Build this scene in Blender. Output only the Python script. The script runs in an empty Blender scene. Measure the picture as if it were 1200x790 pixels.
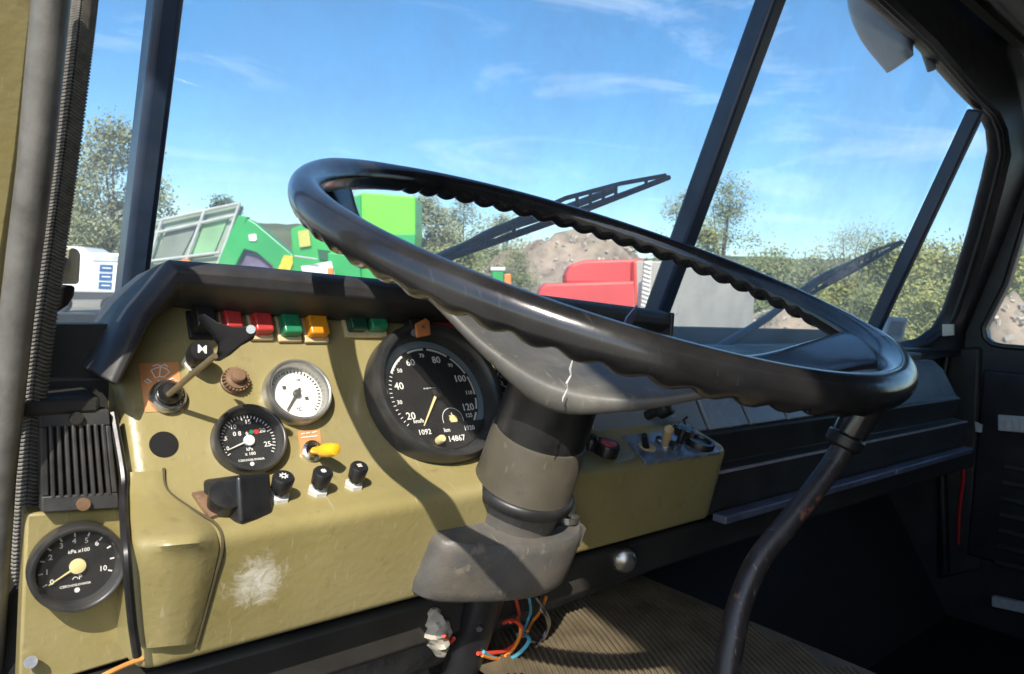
import bpy, bmesh, math, random
from mathutils import Vector as V, Matrix, Euler, noise
random.seed(7)
R = math.radians
sc = bpy.context.scene
COL = sc.collection

# ------------------------------------------------------------------ camera, world, sun, exposure
# Axes: X = right of the cab, Y = forward, Z = up; metres; the lens is at the origin, the yard's ground 2.3 m below it.
CR = V((.75871, -.64916, .05437)); CF = V((.65142, .75654, -.05746)).normalized()
CU = CR.cross(CF).normalized(); CR = CF.cross(CU).normalized()
cam = bpy.data.cameras.new('camera'); camo = bpy.data.objects.new('camera', cam); COL.objects.link(camo)
camo.matrix_world = Matrix((CR, CU, -CF)).transposed().to_4x4()
cam.sensor_width = 36; cam.lens = 25.5; cam.clip_start = .02; cam.clip_end = 3000
cam.dof.use_dof = True; cam.dof.focus_distance = .68; cam.dof.aperture_fstop = 17
sc.camera = camo
SUN_EL, SUN_AZ = 44.5, -138.5            # azimuth from +Y towards +X
sd = V((math.cos(R(SUN_EL))*math.sin(R(SUN_AZ)), math.cos(R(SUN_EL))*math.cos(R(SUN_AZ)), math.sin(R(SUN_EL))))
sun = bpy.data.lights.new('sun', 'SUN'); sun.energy = 3.7; sun.angle = R(.53); sun.color = (1, .93, .82)
suno = bpy.data.objects.new('sun', sun); COL.objects.link(suno); suno.rotation_euler = sd.to_track_quat('Z', 'Y').to_euler()
w = bpy.data.worlds.new('World'); sc.world = w; w.use_nodes = True
nt = w.node_tree; nt.nodes.clear(); N = nt.nodes.new; Lk = nt.links.new
out = N('ShaderNodeOutputWorld'); bg = N('ShaderNodeBackground'); sky = N('ShaderNodeTexSky')
sky.sky_type = 'NISHITA'; sky.sun_disc = False; sky.sun_elevation = R(SUN_EL); sky.sun_rotation = R(SUN_AZ)
sky.air_density = 1.0; sky.dust_density = 1.1; sky.ozone_density = 2.2
bg.inputs['Strength'].default_value = .15
tc = N('ShaderNodeTexCoord'); mp = N('ShaderNodeMapping'); mp.inputs['Scale'].default_value = (1.1, 1.6, 6.5); mp.inputs['Rotation'].default_value = (R(8), R(-14), R(64)); mp.inputs['Location'].default_value = (3.1, 1.7, .4)
no = N('ShaderNodeTexNoise'); no.inputs['Scale'].default_value = 2.6; no.inputs['Detail'].default_value = 9; no.inputs['Roughness'].default_value = .58; no.inputs['Distortion'].default_value = .7
cr = N('ShaderNodeValToRGB'); cr.color_ramp.elements[0].position = .52; cr.color_ramp.elements[1].position = .92
cr.color_ramp.elements[0].color = (0, 0, 0, 1); cr.color_ramp.elements[1].color = (.42, .42, .42, 1)
mx = N('ShaderNodeMix'); mx.data_type = 'RGBA'; mx.inputs[7].default_value = (8.2, 8.6, 9.2, 1)
Lk(tc.outputs['Generated'], mp.inputs[0]); Lk(mp.outputs[0], no.inputs['Vector']); Lk(no.outputs[0], cr.inputs[0])
Lk(cr.outputs[0], mx.inputs[0]); hs_ = N('ShaderNodeHueSaturation'); hs_.inputs['Saturation'].default_value = 1.32; Lk(sky.outputs[0], hs_.inputs['Color']); Lk(hs_.outputs[0], mx.inputs[6]); Lk(mx.outputs[2], bg.inputs[0]); Lk(bg.outputs[0], out.inputs[0])
sc.view_settings.view_transform = 'Standard'; sc.view_settings.look = 'None'; sc.view_settings.exposure = .80; sc.view_settings.gamma = 1
sc.cycles.max_bounces = 8; sc.cycles.transparent_max_bounces = 16

# ------------------------------------------------------------------ helpers
def ray(px, py):                          # ray through a pixel of the 1200x790 photograph, unit depth along the lens axis
    return CR*((px-600)/850) + CU*((395-py)/850) + CF
def at(px, py, n, d):                     # where that ray meets the plane n.p = d
    r = ray(px, py); return r*(d/n.dot(r))
def aty(px, py, y): return at(px, py, V((0, 1, 0)), y)
def atx(px, py, x): return at(px, py, V((1, 0, 0)), x)
def dep(px, py, d): return ray(px, py)*d
class MB:
    def __init__(s): s.v = []; s.f = []
    def add(s, vs, fs):
        k = len(s.v); s.v += [V(q) for q in vs]; s.f += [tuple(i+k for i in f) for f in fs]; return s
    def box(s, c, size, M=None):
        x, y, z = (q/2 for q in size); c = V(c)
        vs = [V((a*x, b*y, e*z)) for a in (-1, 1) for b in (-1, 1) for e in (-1, 1)]
        if M: vs = [M @ q for q in vs]
        return s.add([c+q for q in vs], [(0, 1, 3, 2), (4, 6, 7, 5), (0, 4, 5, 1), (2, 3, 7, 6), (0, 2, 6, 4), (1, 5, 7, 3)])
    def bar(s, a, b, wd, ht, up=V((0, 0, 1))):        # box from a to b
        a, b = V(a), V(b); z = (b-a); L = z.length; z.normalize(); x = up.cross(z).normalized(); y = z.cross(x)
        M = Matrix((x, y, z)).transposed()
        return s.box((a+b)/2, (wd, ht, L), M)
    def rings(s, rs, caps=True, closed=False):        # loft through rings of equal count
        n = len(rs[0]); vs = [p for r in rs for p in r]; fs = []
        m = len(rs)
        for i in range(m if closed else m-1):
            for j in range(n):
                a = i*n+j; b = i*n+(j+1) % n; c = ((i+1) % m)*n+(j+1) % n; d = ((i+1) % m)*n+j
                fs.append((a, b, c, d))
        if caps and not closed: fs += [tuple(range(n))[::-1], tuple((m-1)*n+j for j in range(n))]
        return s.add(vs, fs)
    def tube(s, pts, r, seg=14, caps=True, flat=1.0):
        pts = [V(p) for p in pts]; rr = r if isinstance(r, (list, tuple)) else [r]*len(pts)
        T = [(pts[min(i+1, len(pts)-1)]-pts[max(i-1, 0)]).normalized() for i in range(len(pts))]
        x = T[0].orthogonal().normalized(); rs = []
        for i, p in enumerate(pts):
            x = (x-T[i]*x.dot(T[i])).normalized(); y = T[i].cross(x)
            rs.append([p+(x*math.cos(2*math.pi*k/seg)+y*flat*math.sin(2*math.pi*k/seg))*rr[i] for k in range(seg)])
        return s.rings(rs, caps)
    def cyl(s, a, b, r0, r1=None, seg=20): return s.tube([a, b], [r0, r0 if r1 is None else r1], seg)
    def lathe(s, prof, seg=40, M=None, caps=True):    # profile of (radius, z)
        rs = [[V((r*math.cos(2*math.pi*k/seg), r*math.sin(2*math.pi*k/seg), z)) for k in range(seg)] for r, z in prof]
        if M: rs = [[M @ p for p in q] for q in rs]
        return s.rings(rs, caps)
    def prism(s, poly, n):                            # planar polygon extruded by the vector n
        k = len(poly); poly = [V(p) for p in poly]
        return s.add(poly+[p+n for p in poly], [tuple(range(k)), tuple(range(2*k-1, k-1, -1))]+[(i, i+k, (i+1) % k+k, (i+1) % k) for i in range(k)])
    def build(s, name, mat, parent=None, label=None, smooth=True, ang=38, bevel=0, seg=2, sub=0, kind=None, M=None, loc=None):
        me = bpy.data.meshes.new(name)
        o3 = loc or V((0, 0, 0))
        me.from_pydata([tuple(p-o3) for p in s.v], [], s.f)
        bm = bmesh.new(); bm.from_mesh(me); bmesh.ops.recalc_face_normals(bm, faces=bm.faces); bm.to_mesh(me); bm.free()
        me.materials.append(mat)
        if smooth:
            for p in me.polygons: p.use_smooth = True
            me.set_sharp_from_angle(angle=R(ang))
        o = bpy.data.objects.new(name, me); COL.objects.link(o); o.parent = parent
        o.location = o3
        if M is not None: o.matrix_local = M
        if bevel:
            b = o.modifiers.new('bevel', 'BEVEL'); b.width = bevel; b.segments = seg; b.limit_method = 'ANGLE'; b.angle_limit = R(35); b.harden_normals = False
        if sub:
            b = o.modifiers.new('sub', 'SUBSURF'); b.levels = sub; b.render_levels = sub
        if label: o['label'] = label
        if kind: o['kind'] = kind
        return o
def tag(o, label, cat, group=None):
    o['label'] = label; o['category'] = cat
    if group: o['group'] = group
    return o
def thing(name, label, cat, loc=(0, 0, 0), group=None):
    o = bpy.data.objects.new(name, None); COL.objects.link(o); o.location = loc; o.empty_display_size = .05
    return tag(o, label, cat, group)
def frame(p, z, x=None):                              # matrix with origin p, local z and x
    z = V(z).normalized(); x = V(x or (1, 0, 0)); x = (x-z*x.dot(z)).normalized(); y = z.cross(x)
    M = Matrix((x, y, z)).transposed().to_4x4(); M.translation = V(p); return M
def text_mesh(items, name, mat, parent, M=None, depth=.00015, kind=None):   # items: (string, x, y, size, angle)
    allv = MB()
    for s_, x, y, sz, an in items:
        cu = bpy.data.curves.new('t', 'FONT'); cu.body = s_; cu.size = sz; cu.align_x = 'CENTER'; cu.align_y = 'CENTER'; cu.extrude = depth; cu.resolution_u = 2
        cu.offset = sz*.012
        t = bpy.data.objects.new('t', cu); COL.objects.link(t)
        me = bpy.data.meshes.new_from_object(t)
        m = Matrix.Translation((x, y, 0)) @ Matrix.Rotation(R(an), 4, 'Z')
        allv.add([m @ v.co for v in me.vertices], [tuple(p.vertices) for p in me.polygons])
        bpy.data.objects.remove(t); bpy.data.meshes.remove(me); bpy.data.curves.remove(cu)
    return allv.build(name, mat, parent, smooth=False, M=M)

# ------------------------------------------------------------------ materials
MATS = {}
def mat(name, col, rough=.5, metal=0., var=.25, vs=40, bump=.0, bs=300, spec=.5, coat=0., dust=None, dustamt=.0, ds=12, wear=None, wearamt=0., ws=25, rv=.15, scr=0., scrc=(.3, .3, .28)):
    m = bpy.data.materials.new(name); m.use_nodes = True; t = m.node_tree; b = t.nodes['Principled BSDF']; n = t.nodes.new; l = t.links.new
    c = n('ShaderNodeTexCoord')
    b.inputs['Roughness'].default_value = rough; b.inputs['Metallic'].default_value = metal; b.inputs['Specular IOR Level'].default_value = spec; b.inputs['Coat Weight'].default_value = coat
    b.inputs['Coat Roughness'].default_value = .12
    n1 = n('ShaderNodeTexNoise'); n1.inputs['Scale'].default_value = vs; n1.inputs['Detail'].default_value = 6; l(c.outputs['Object'], n1.inputs['Vector'])
    mr = n('ShaderNodeMapRange'); mr.inputs['From Min'].default_value = .3; mr.inputs['From Max'].default_value = .7; mr.inputs['To Min'].default_value = 1-var; mr.inputs['To Max'].default_value = 1+var; l(n1.outputs[0], mr.inputs[0])
    vm = n('ShaderNodeVectorMath'); vm.operation = 'SCALE'; vm.inputs[0].default_value = col[:3]; l(mr.outputs[0], vm.inputs['Scale'])
    cur = vm.outputs[0]
    def overlay(cur, colr, amt, scale, lo, hi):
        n2 = n('ShaderNodeTexNoise'); n2.inputs['Scale'].default_value = scale; n2.inputs['Detail'].default_value = 9; n2.inputs['Roughness'].default_value = .65; l(c.outputs['Object'], n2.inputs['Vector'])
        r = n('ShaderNodeMapRange'); r.inputs['From Min'].default_value = lo; r.inputs['From Max'].default_value = hi; r.inputs['To Max'].default_value = amt; l(n2.outputs[0], r.inputs[0])
        x = n('ShaderNodeMix'); x.data_type = 'RGBA'; l(r.outputs[0], x.inputs[0]); l(cur, x.inputs[6]); x.inputs[7].default_value = (*colr, 1); return x.outputs[2]
    if dustamt: cur = overlay(cur, dust, dustamt, ds, .38, .72)
    if wearamt: cur = overlay(cur, wear, wearamt, ws, .60, .68)
    if scr:
        for rot, sc_ in (((0, .4, .9), (420, 14, 60)), ((.5, -.7, 2.1), (380, 16, 50))):
            mp2 = n('ShaderNodeMapping'); mp2.inputs['Rotation'].default_value = rot; mp2.inputs['Scale'].default_value = sc_; l(c.outputs['Object'], mp2.inputs[0])
            n4 = n('ShaderNodeTexNoise'); n4.inputs['Scale'].default_value = 1; n4.inputs['Detail'].default_value = 3; l(mp2.outputs[0], n4.inputs['Vector'])
            q4 = n('ShaderNodeMapRange'); q4.inputs['From Min'].default_value = .68; q4.inputs['From Max'].default_value = .74; q4.inputs['To Max'].default_value = scr; l(n4.outputs[0], q4.inputs[0])
            x4 = n('ShaderNodeMix'); x4.data_type = 'RGBA'; l(q4.outputs[0], x4.inputs[0]); l(cur, x4.inputs[6]); x4.inputs[7].default_value = (*scrc, 1); cur = x4.outputs[2]
    l(cur, b.inputs['Base Color'])
    r2 = n('ShaderNodeMapRange'); r2.inputs['To Min'].default_value = max(.02, rough-rv); r2.inputs['To Max'].default_value = min(1, rough+rv); l(n1.outputs[0], r2.inputs[0]); l(r2.outputs[0], b.inputs['Roughness'])
    if bump:
        n3 = n('ShaderNodeTexNoise'); n3.inputs['Scale'].default_value = bs; n3.inputs['Detail'].default_value = 4; l(c.outputs['Object'], n3.inputs['Vector'])
        bp = n('ShaderNodeBump'); bp.inputs['Strength'].default_value = bump; bp.inputs['Distance'].default_value = .3/bs; l(n3.outputs[0], bp.inputs['Height']); l(bp.outputs[0], b.inputs['Normal'])
    MATS[name] = m; return m
OLIVE = mat('olive_paint', (.276, .231, .091), .36, var=.10, vs=11, bump=.2, bs=160, spec=.5, dust=(.42, .37, .25), dustamt=.28, ds=7, wear=(.13, .095, .045), wearamt=.30, ws=55, coat=.12, scr=.45, scrc=(.46, .41, .27))
def add_scratch(m, center, rad, col=(.78, .76, .68)):     # rubbed pale patch in the paint, with its own ragged shape
    t = m.node_tree; b = t.nodes['Principled BSDF']; n = t.nodes.new; l = t.links.new
    src = b.inputs['Base Color'].links[0].from_socket
    c = n('ShaderNodeTexCoord'); d = n('ShaderNodeVectorMath'); d.operation = 'DISTANCE'; d.inputs[1].default_value = center; l(c.outputs['Object'], d.inputs[0])
    r = n('ShaderNodeMapRange'); r.inputs['From Min'].default_value = rad; r.inputs['From Max'].default_value = rad*.15; r.inputs['To Max'].default_value = .5; l(d.outputs['Value'], r.inputs[0])
    n2 = n('ShaderNodeTexNoise'); n2.inputs['Scale'].default_value = 75; n2.inputs['Detail'].default_value = 12; n2.inputs['Roughness'].default_value = .8; n2.inputs['Distortion'].default_value = 1.2; l(c.outputs['Object'], n2.inputs['Vector'])
    a = n('ShaderNodeMath'); l(r.outputs[0], a.inputs[0]); l(n2.outputs[0], a.inputs[1])
    q = n('ShaderNodeMapRange'); q.inputs['From Min'].default_value = .80; q.inputs['From Max'].default_value = 1.08; q.inputs['To Max'].default_value = .8; l(a.outputs[0], q.inputs[0])
    x = n('ShaderNodeMix'); x.data_type = 'RGBA'; l(q.outputs[0], x.inputs[0]); l(src, x.inputs[6]); x.inputs[7].default_value = (*col, 1); l(x.outputs[2], b.inputs['Base Color'])
GLOSS = mat('wheel_plastic', (.012, .012, .013), .2, var=.3, vs=30, spec=.55, dust=(.13, .12, .10), dustamt=.14, ds=18, rv=.12, bump=.05, bs=120, coat=.3, scr=.22, scrc=(.09, .09, .085))
HUBG = mat('hub_rubber', (.075, .074, .068), .52, var=.16, vs=26, bump=.12, bs=500, dust=(.19, .175, .14), dustamt=.45, ds=30, wear=(.26, .25, .21), wearamt=.3, ws=120, scr=.5, scrc=(.22, .21, .18))
BLACK = mat('black_plastic', (.014, .014, .015), .38, var=.3, vs=50, bump=.12, bs=700, dust=(.06, .055, .045), dustamt=.18, ds=25)
BLACKM = mat('black_metal', (.012, .012, .014), .38, var=.3, vs=30, bump=.1, bs=250, dust=(.07, .065, .06), dustamt=.22, ds=20)
HOODM = mat('hood_vinyl', (.022, .023, .027), .5, var=.25, vs=60, bump=.5, bs=850, dust=(.12, .105, .075), dustamt=.28, ds=16)
DARK = mat('dark_trim', (.028, .027, .023), .55, var=.35, vs=18, bump=.2, bs=300, dust=(.045, .04, .035), dustamt=.3, ds=10)
CARPET = mat('dark_floor_covering', (.018, .017, .017), .95, var=.5, vs=240, bump=.9, bs=500, spec=.1)
GREYF = mat('sky_tinted_fascia', (.24, .28, .31), .25, var=.15, vs=14, dust=(.16, .15, .13), dustamt=.2, ds=14, bump=.08, bs=200)  # pale blue-grey has the sky's reflection put into the base colour
SLEEVE = mat('column_sleeve', (.082, .074, .054), .45, var=.14, vs=22, bump=.14, bs=420, dust=(.15, .13, .10), dustamt=.38, ds=20, wear=(.05, .045, .04), wearamt=.35, ws=90, scr=.4, scrc=(.2, .18, .14))
HOUSE = mat('column_housing', (.078, .077, .073), .5, var=.22, vs=24, bump=.35, bs=380, dust=(.20, .165, .12), dustamt=.5, ds=22, wear=(.24, .20, .14), wearamt=.5, ws=60, scr=.6, scrc=(.26, .24, .19))
TUBEM = mat('worn_grey_tube', (.17, .165, .155), .45, metal=.35, var=.3, vs=55, bump=.25, bs=500, dust=(.30, .29, .26), dustamt=.5, ds=35)
SEAL = mat('braided_seal', (.07, .068, .062), .8, var=.3, vs=120, bump=.4, bs=900)
STEEL = mat('steel', (.45, .44, .42), .3, metal=.9, var=.15, vs=60, bump=.1, bs=200)
CHROME = mat('dull_chrome', (.55, .56, .56), .25, metal=1, var=.12, vs=40)
BROWNM = mat('brown_plate', (.20, .12, .07), .5, var=.3, vs=70, wear=(.5, .45, .38), wearamt=.4, ws=80)
NEEDLE = mat('cream_needle', (.72, .62, .30), .5, var=.05); NEEDLEW = mat('white_print', (.78, .77, .72), .6, var=.05)
PRINTG = mat('grey_print', (.42, .43, .42), .6, var=.05)
DIALB = mat('black_dial', (.010, .011, .012), .5, var=.15, vs=60); DIALG = mat('blue_grey_dial_rim', (.20, .27, .31), .45, var=.12)
DIALW = mat('white_dial', (.80, .80, .75), .6, var=.04); DARKN = mat('dark_needle', (.07, .07, .06), .5)
RED = mat('red_plastic', (.48, .03, .028), .3, var=.12, dust=(.5, .35, .3), dustamt=.15); GREENP = mat('green_plastic', (.012, .20, .085), .28, var=.12, dust=(.3, .35, .3), dustamt=.12)
AMBER = mat('amber_plastic', (.70, .27, .015), .3, var=.12); YELL = mat('yellow_plastic', (.80, .46, .02), .35, var=.06); DGREEN = mat('dark_green_plastic', (.01, .06, .035), .3, var=.12)
ORNG = mat('orange_label', (.58, .24, .075), .6, var=.14, vs=50, dust=(.6, .45, .3), dustamt=.25)
BEIGE = mat('beige_plastic', (.72, .68, .55), .5, var=.1); NICOT = mat('worn_beige_stick', (.55, .44, .24), .5, var=.15)
RUBM = mat('ribbed_mat', (.11, .086, .05), .7, var=.35, vs=30, bump=.35, bs=300, dust=(.24, .19, .12), dustamt=.4, ds=9)
RUSTY = mat('rusty_lever', (.03, .026, .026), .4, var=.3, vs=50, bump=.25, bs=200, wear=(.24, .10, .075), wearamt=.9, ws=48, scr=.6, scrc=(.3, .28, .26))
DUSTB = mat('dusty_beam', (.06, .055, .05), .7, var=.4, vs=26, bump=.6, bs=90, dust=(.20, .17, .13), dustamt=.6, ds=14)
LINER = mat('roof_liner', (.065, .048, .038), .9, var=.25, vs=60, bump=.4, bs=500)
REDP = mat('red_paint_stripe', (.75, .02, .03), .6, var=.3, vs=90); PLATE = mat('pale_plate', (.55, .55, .52), .4, var=.12, vs=80)
HOLEM = mat('hole_black', (.003, .003, .003), .9, var=.1)
SEATM = mat('black_seat_cloth', (.025, .025, .028), .9, var=.2)
# glass that lets light through, a little reflection, a thin film of dust
def glass(name, dustamt, tint=(1, 1, 1)):
    m = bpy.data.materials.new(name); m.use_nodes = True; t = m.node_tree; t.nodes.clear(); n = t.nodes.new; l = t.links.new
    o = n('ShaderNodeOutputMaterial'); tr = n('ShaderNodeBsdfTransparent'); tr.inputs[0].default_value = (*tint, 1); gl = n('ShaderNodeBsdfGlossy'); gl.inputs['Roughness'].default_value = .03
    df = n('ShaderNodeBsdfDiffuse'); df.inputs[0].default_value = (.75, .73, .68, 1); lw = n('ShaderNodeLayerWeight'); lw.inputs[0].default_value = .5; pw = n('ShaderNodeMath'); pw.operation = 'POWER'; pw.inputs[1].default_value = 5; l(lw.outputs['Facing'], pw.inputs[0]); fr = n('ShaderNodeMath'); fr.operation = 'MULTIPLY_ADD'; fr.inputs[1].default_value = .5; fr.inputs[2].default_value = .02; l(pw.outputs[0], fr.inputs[0])
    c = n('ShaderNodeTexCoord'); n1 = n('ShaderNodeTexNoise'); n1.inputs['Scale'].default_value = 5; n1.inputs['Detail'].default_value = 10; n1.inputs['Roughness'].default_value = .7; l(c.outputs['Object'], n1.inputs['Vector'])
    n2 = n('ShaderNodeTexVoronoi'); n2.inputs['Scale'].default_value = 9; l(c.outputs['Object'], n2.inputs['Vector'])
    sp = n('ShaderNodeMapRange'); sp.inputs['From Min'].default_value = .028; sp.inputs['From Max'].default_value = .018; sp.inputs['To Max'].default_value = .35; l(n2.outputs['Distance'], sp.inputs[0])
    mr = n('ShaderNodeMapRange'); mr.inputs['From Min'].default_value = .3; mr.inputs['From Max'].default_value = .75; mr.inputs['To Min'].default_value = dustamt*.6; mr.inputs['To Max'].default_value = dustamt*1.7; l(n1.outputs[0], mr.inputs[0])
    ad = n('ShaderNodeMath'); l(mr.outputs[0], ad.inputs[0]); l(sp.outputs[0], ad.inputs[1])
    tl = n('ShaderNodeBsdfTranslucent'); tl.inputs[0].default_value = (.75, .76, .78, 1); m0 = n('ShaderNodeMixShader'); m0.inputs[0].default_value = .5; l(df.outputs[0], m0.inputs[1]); l(tl.outputs[0], m0.inputs[2])
    m1 = n('ShaderNodeMixShader'); l(ad.outputs[0] if dustamt > .02 else mr.outputs[0], m1.inputs[0]); l(tr.outputs[0], m1.inputs[1]); l(m0.outputs[0], m1.inputs[2])
    m2 = n('ShaderNodeMixShader'); l(fr.outputs[0], m2.inputs[0]); l(m1.outputs[0], m2.inputs[1]); l(gl.outputs[0], m2.inputs[2]); l(m2.outputs[0], o.inputs[0])
    return m
WGLASS = glass('windscreen_glass', .14, (.97, 1, .99)); DGLASS = glass('gauge_glass', .015)  # windscreen dust film also stands in for outside haze and glare

# ------------------------------------------------------------------ OUTSIDE: ground, far hills
def leafmat(name, c1, c2):
    m = bpy.data.materials.new(name); m.use_nodes = True; t = m.node_tree; b = t.nodes['Principled BSDF']; n = t.nodes.new; l = t.links.new
    c = n('ShaderNodeTexCoord'); g = n('ShaderNodeNewGeometry'); x = n('ShaderNodeMix'); x.data_type = 'RGBA'; x.inputs[6].default_value = (*c1, 1); x.inputs[7].default_value = (*c2, 1)
    l(g.outputs['Random Per Island'], x.inputs[0]); l(x.outputs[2], b.inputs['Base Color']); b.inputs['Roughness'].default_value = .7
    b.inputs['Transmission Weight'].default_value = 0; return m
LEAF = [leafmat('leaf_mid', (.16, .185, .06), (.24, .25, .09)), leafmat('leaf_yellow', (.23, .24, .06), (.33, .32, .085)), leafmat('leaf_pale', (.22, .235, .11), (.31, .305, .15)), leafmat('leaf_dark', (.07, .10, .04), (.14, .17, .07))]
BARK = mat('bark', (.12, .09, .06), .9, var=.4, vs=8)
GROUND = mat('yard_dirt', (.34, .29, .22), .95, var=.25, vs=.25, bump=.3, bs=6, dust=(.20, .19, .13), dustamt=.5, ds=.08)
RUBBLE = mat('rubble_earth', (.36, .27, .21), .95, var=.5, vs=1.4, bump=.8, bs=7, dust=(.12, .13, .05), dustamt=.5, ds=.35, wear=(.55, .48, .42), wearamt=.8, ws=2.4)
GZ = -2.3
def grid(name, x0, x1, y0, y1, nx, ny, fz, m, kind='structure'):
    b = MB(); b.add([(x0+(x1-x0)*i/nx, y0+(y1-y0)*j/ny, fz(x0+(x1-x0)*i/nx, y0+(y1-y0)*j/ny)) for j in range(ny+1) for i in range(nx+1)],
                    [(j*(nx+1)+i, j*(nx+1)+i+1, (j+1)*(nx+1)+i+1, (j+1)*(nx+1)+i) for j in range(ny) for i in range(nx)])
    return b.build(name, m, kind=kind, ang=80)
grid('ground', -900, 1500, -900, 1500, 60, 60, lambda x, y: GZ+.05*noise.noise(V((x*.01, y*.01, 0))), GROUND)
HILLM = mat('hill_woodland', (.10, .125, .06), .95, var=.35, vs=.05, bump=.6, bs=.3, dust=(.22, .22, .10), dustamt=.5, ds=.02)
def hill(px0, px1, pys, d, name='hill'):
    b = MB(); n = 60; vs = []; fs = []
    for i in range(n+1):
        px = px0+(px1-px0)*i/n; t = i/n*(len(pys)-1); k = min(int(t), len(pys)-2); py = pys[k]+(pys[k+1]-pys[k])*(t-k)
        py += 4.5*noise.noise(V((px*.05, d, 0)))+2*noise.noise(V((px*.21, d, 1)))
        top = dep(px, py, d); base = dep(px, py, d*.82); back = dep(px, py, d*1.4)
        vs += [V((base.x, base.y, GZ-.2)), V((top.x*.92, top.y*.92, GZ+(top.z-GZ)*.72)), top, V((back.x, back.y, GZ-.2))]
    for i in range(n):
        for j in range(3): a = i*4+j; fs.append((a, a+4, a+5, a+1))
    b.add(vs, fs); return b.build(name, HILLM, kind='structure', ang=80)
hill(-120, 640, [262, 262, 258, 262, 280, 300], 420)
hill(470, 1500, [312, 306, 304, 300, 304, 300, 308, 325, 338], 520)

def crown(n, w, h, size, m, name='crown', clumps=14, seed=0, parent=None, hole=.25, z0=0.):
    rnd = random.Random(seed); b = MB(); vs = []; fs = []
    cl = []
    for i in range(clumps):
        a = rnd.uniform(0, 6.28); t = rnd.uniform(.05, 1); r = w*.5*math.sin(math.pi*min(.97, t*.85+.12))*rnd.uniform(.25, .95)
        cl.append((V((r*math.cos(a), r*math.sin(a), z0+t*(h-z0))), rnd.uniform(.10, .24)*w))
    for i in range(n):
        c, cr_ = cl[rnd.randrange(clumps)]
        d = V((rnd.gauss(0, 1), rnd.gauss(0, 1), rnd.gauss(0, .8))).normalized()*cr_*rnd.random()**.45*(1 if rnd.random() > .12 else 1.45)
        p = c+d; s = size*rnd.uniform(.5, 1.3)
        u = V((rnd.uniform(-1, 1), rnd.uniform(-1, 1), rnd.uniform(-1, 1))).normalized(); v = u.orthogonal().normalized()
        k = len(vs); vs += [p+u*s, p+v*s*.6, p-u*s*.8, p-v*s*.6]; fs.append((k, k+1, k+2, k+3))
    b.add(vs, fs); o = b.build(name, m, parent, smooth=False); o['leafy'] = 1
    return o, cl
def tree(name, px, pytop, d, w, label, m, group, n=2600, size=None, seed=1, clumps=16, z0f=.25, stems=1, cat='tree', gz=GZ):
    r = ray(px, pytop)*d; h = r.z-gz; n = int(n*2.6); size = (size or w*.035)*.62; clumps = int(clumps*1.5)
    t = thing(name, label, cat, (r.x, r.y, gz), group)
    o, cl = crown(n, w, h, size or w*.035, m, seed=seed, parent=t, clumps=clumps, z0=h*z0f)
    tb = MB(); rnd = random.Random(seed+50)
    top = V((rnd.uniform(-.05, .05)*w, 0, h*.72)); tb.tube([(0, 0, -.1), (0.02*w, 0, h*.3), top], [h*.022, h*.016, h*.006], 7)
    for c, _ in cl[:9]:
        s = V((0.02*w, 0, h*rnd.uniform(.2, .5))); tb.tube([s, (s+c)/2+V((0, 0, .05*h)), c], [h*.009, h*.006, h*.002], 5)
    tb.build('trunk', BARK, t)
    return t
LT = 'trees and bushes beyond the yard'
tree('tree', 132, 158, 46, 8.4, 'pale leafy tree behind the white lorry', LEAF[2], LT, n=4600, size=.2, seed=3, clumps=26, z0f=.3)
tree('tree', 70, 215, 60, 6, 'smaller tree left of the one behind the white lorry', LEAF[2], LT, seed=4, n=1800)
tree('tree', 262, 236, 60, 5, 'dark round treetop just above the tipped trailer', LEAF[3], LT, seed=5, n=2000)
tree('tree', 505, 232, 34, 3.6, 'pale willowy tree right beside the bright green hopper', LEAF[2], LT, seed=6, n=3400, clumps=24, size=.12)
tree('tree', 545, 238, 36, 3.8, 'willowy tree seen inside the wheel between hopper and wiper', LEAF[2], LT, seed=7, n=3400, clumps=24, size=.12)
for i, (px, py, d, wd, mi, lab) in enumerate(((470, 262, 40, 5.0, 0, 'green tree behind the lime hopper'), (590, 262, 44, 5.5, 2, 'pale tree behind the wiper arm left of the rubble heap'), (620, 292, 38, 4.2, 1, 'yellow green bush at the left foot of the rubble heap'), (540, 290, 30, 4.0, 0, 'green bush filling in below the willowy trees'), (390, 262, 48, 5, 3, 'dark tree behind the green machine body'), (606, 300, 27, 2.6, 0, 'green bush low in front of the left side of the rubble heap'), (735, 292, 40, 4.5, 0, 'green bush over the right shoulder of the rubble heap'))):
    tree('bush' if 'bush' in lab else 'tree', px, py, d, wd, lab, LEAF[mi], LT, n=3000, seed=70+i, clumps=26, z0f=.03, cat='bush' if 'bush' in lab else 'tree', size=wd*.03)
tree('bush', 515, 300, 26, 3.2, 'yellow green bush under the willowy trees', LEAF[1], LT, seed=8, n=2600, clumps=18, z0f=.05, cat='bush')
tree('bush', 585, 318, 24, 2.6, 'dark green bush beside the green post', LEAF[3], LT, seed=9, n=2200, z0f=.05, cat='bush')
tree('bush', 555, 330, 18, 1.8, 'yellow green bush low behind the near rim of the wheel', LEAF[1], LT, seed=19, n=1600, z0f=.05, cat='bush')
tree('tree', 800, 226, 40, 4.0, 'thin grey green tree left of the windscreen centre post', LEAF[2], LT, seed=10, n=1900, clumps=17, z0f=.3, size=.13)
tree('tree', 852, 220, 36, 5.2, 'green tree just right of the windscreen centre post', LEAF[0], LT, seed=11, n=2700, clumps=20, z0f=.2, size=.12)
tree('bush', 828, 268, 32, 3.6, 'yellow green bush at the foot of the tree by the centre post', LEAF[1], LT, seed=12, n=2300, z0f=.05, cat='bush')
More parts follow.
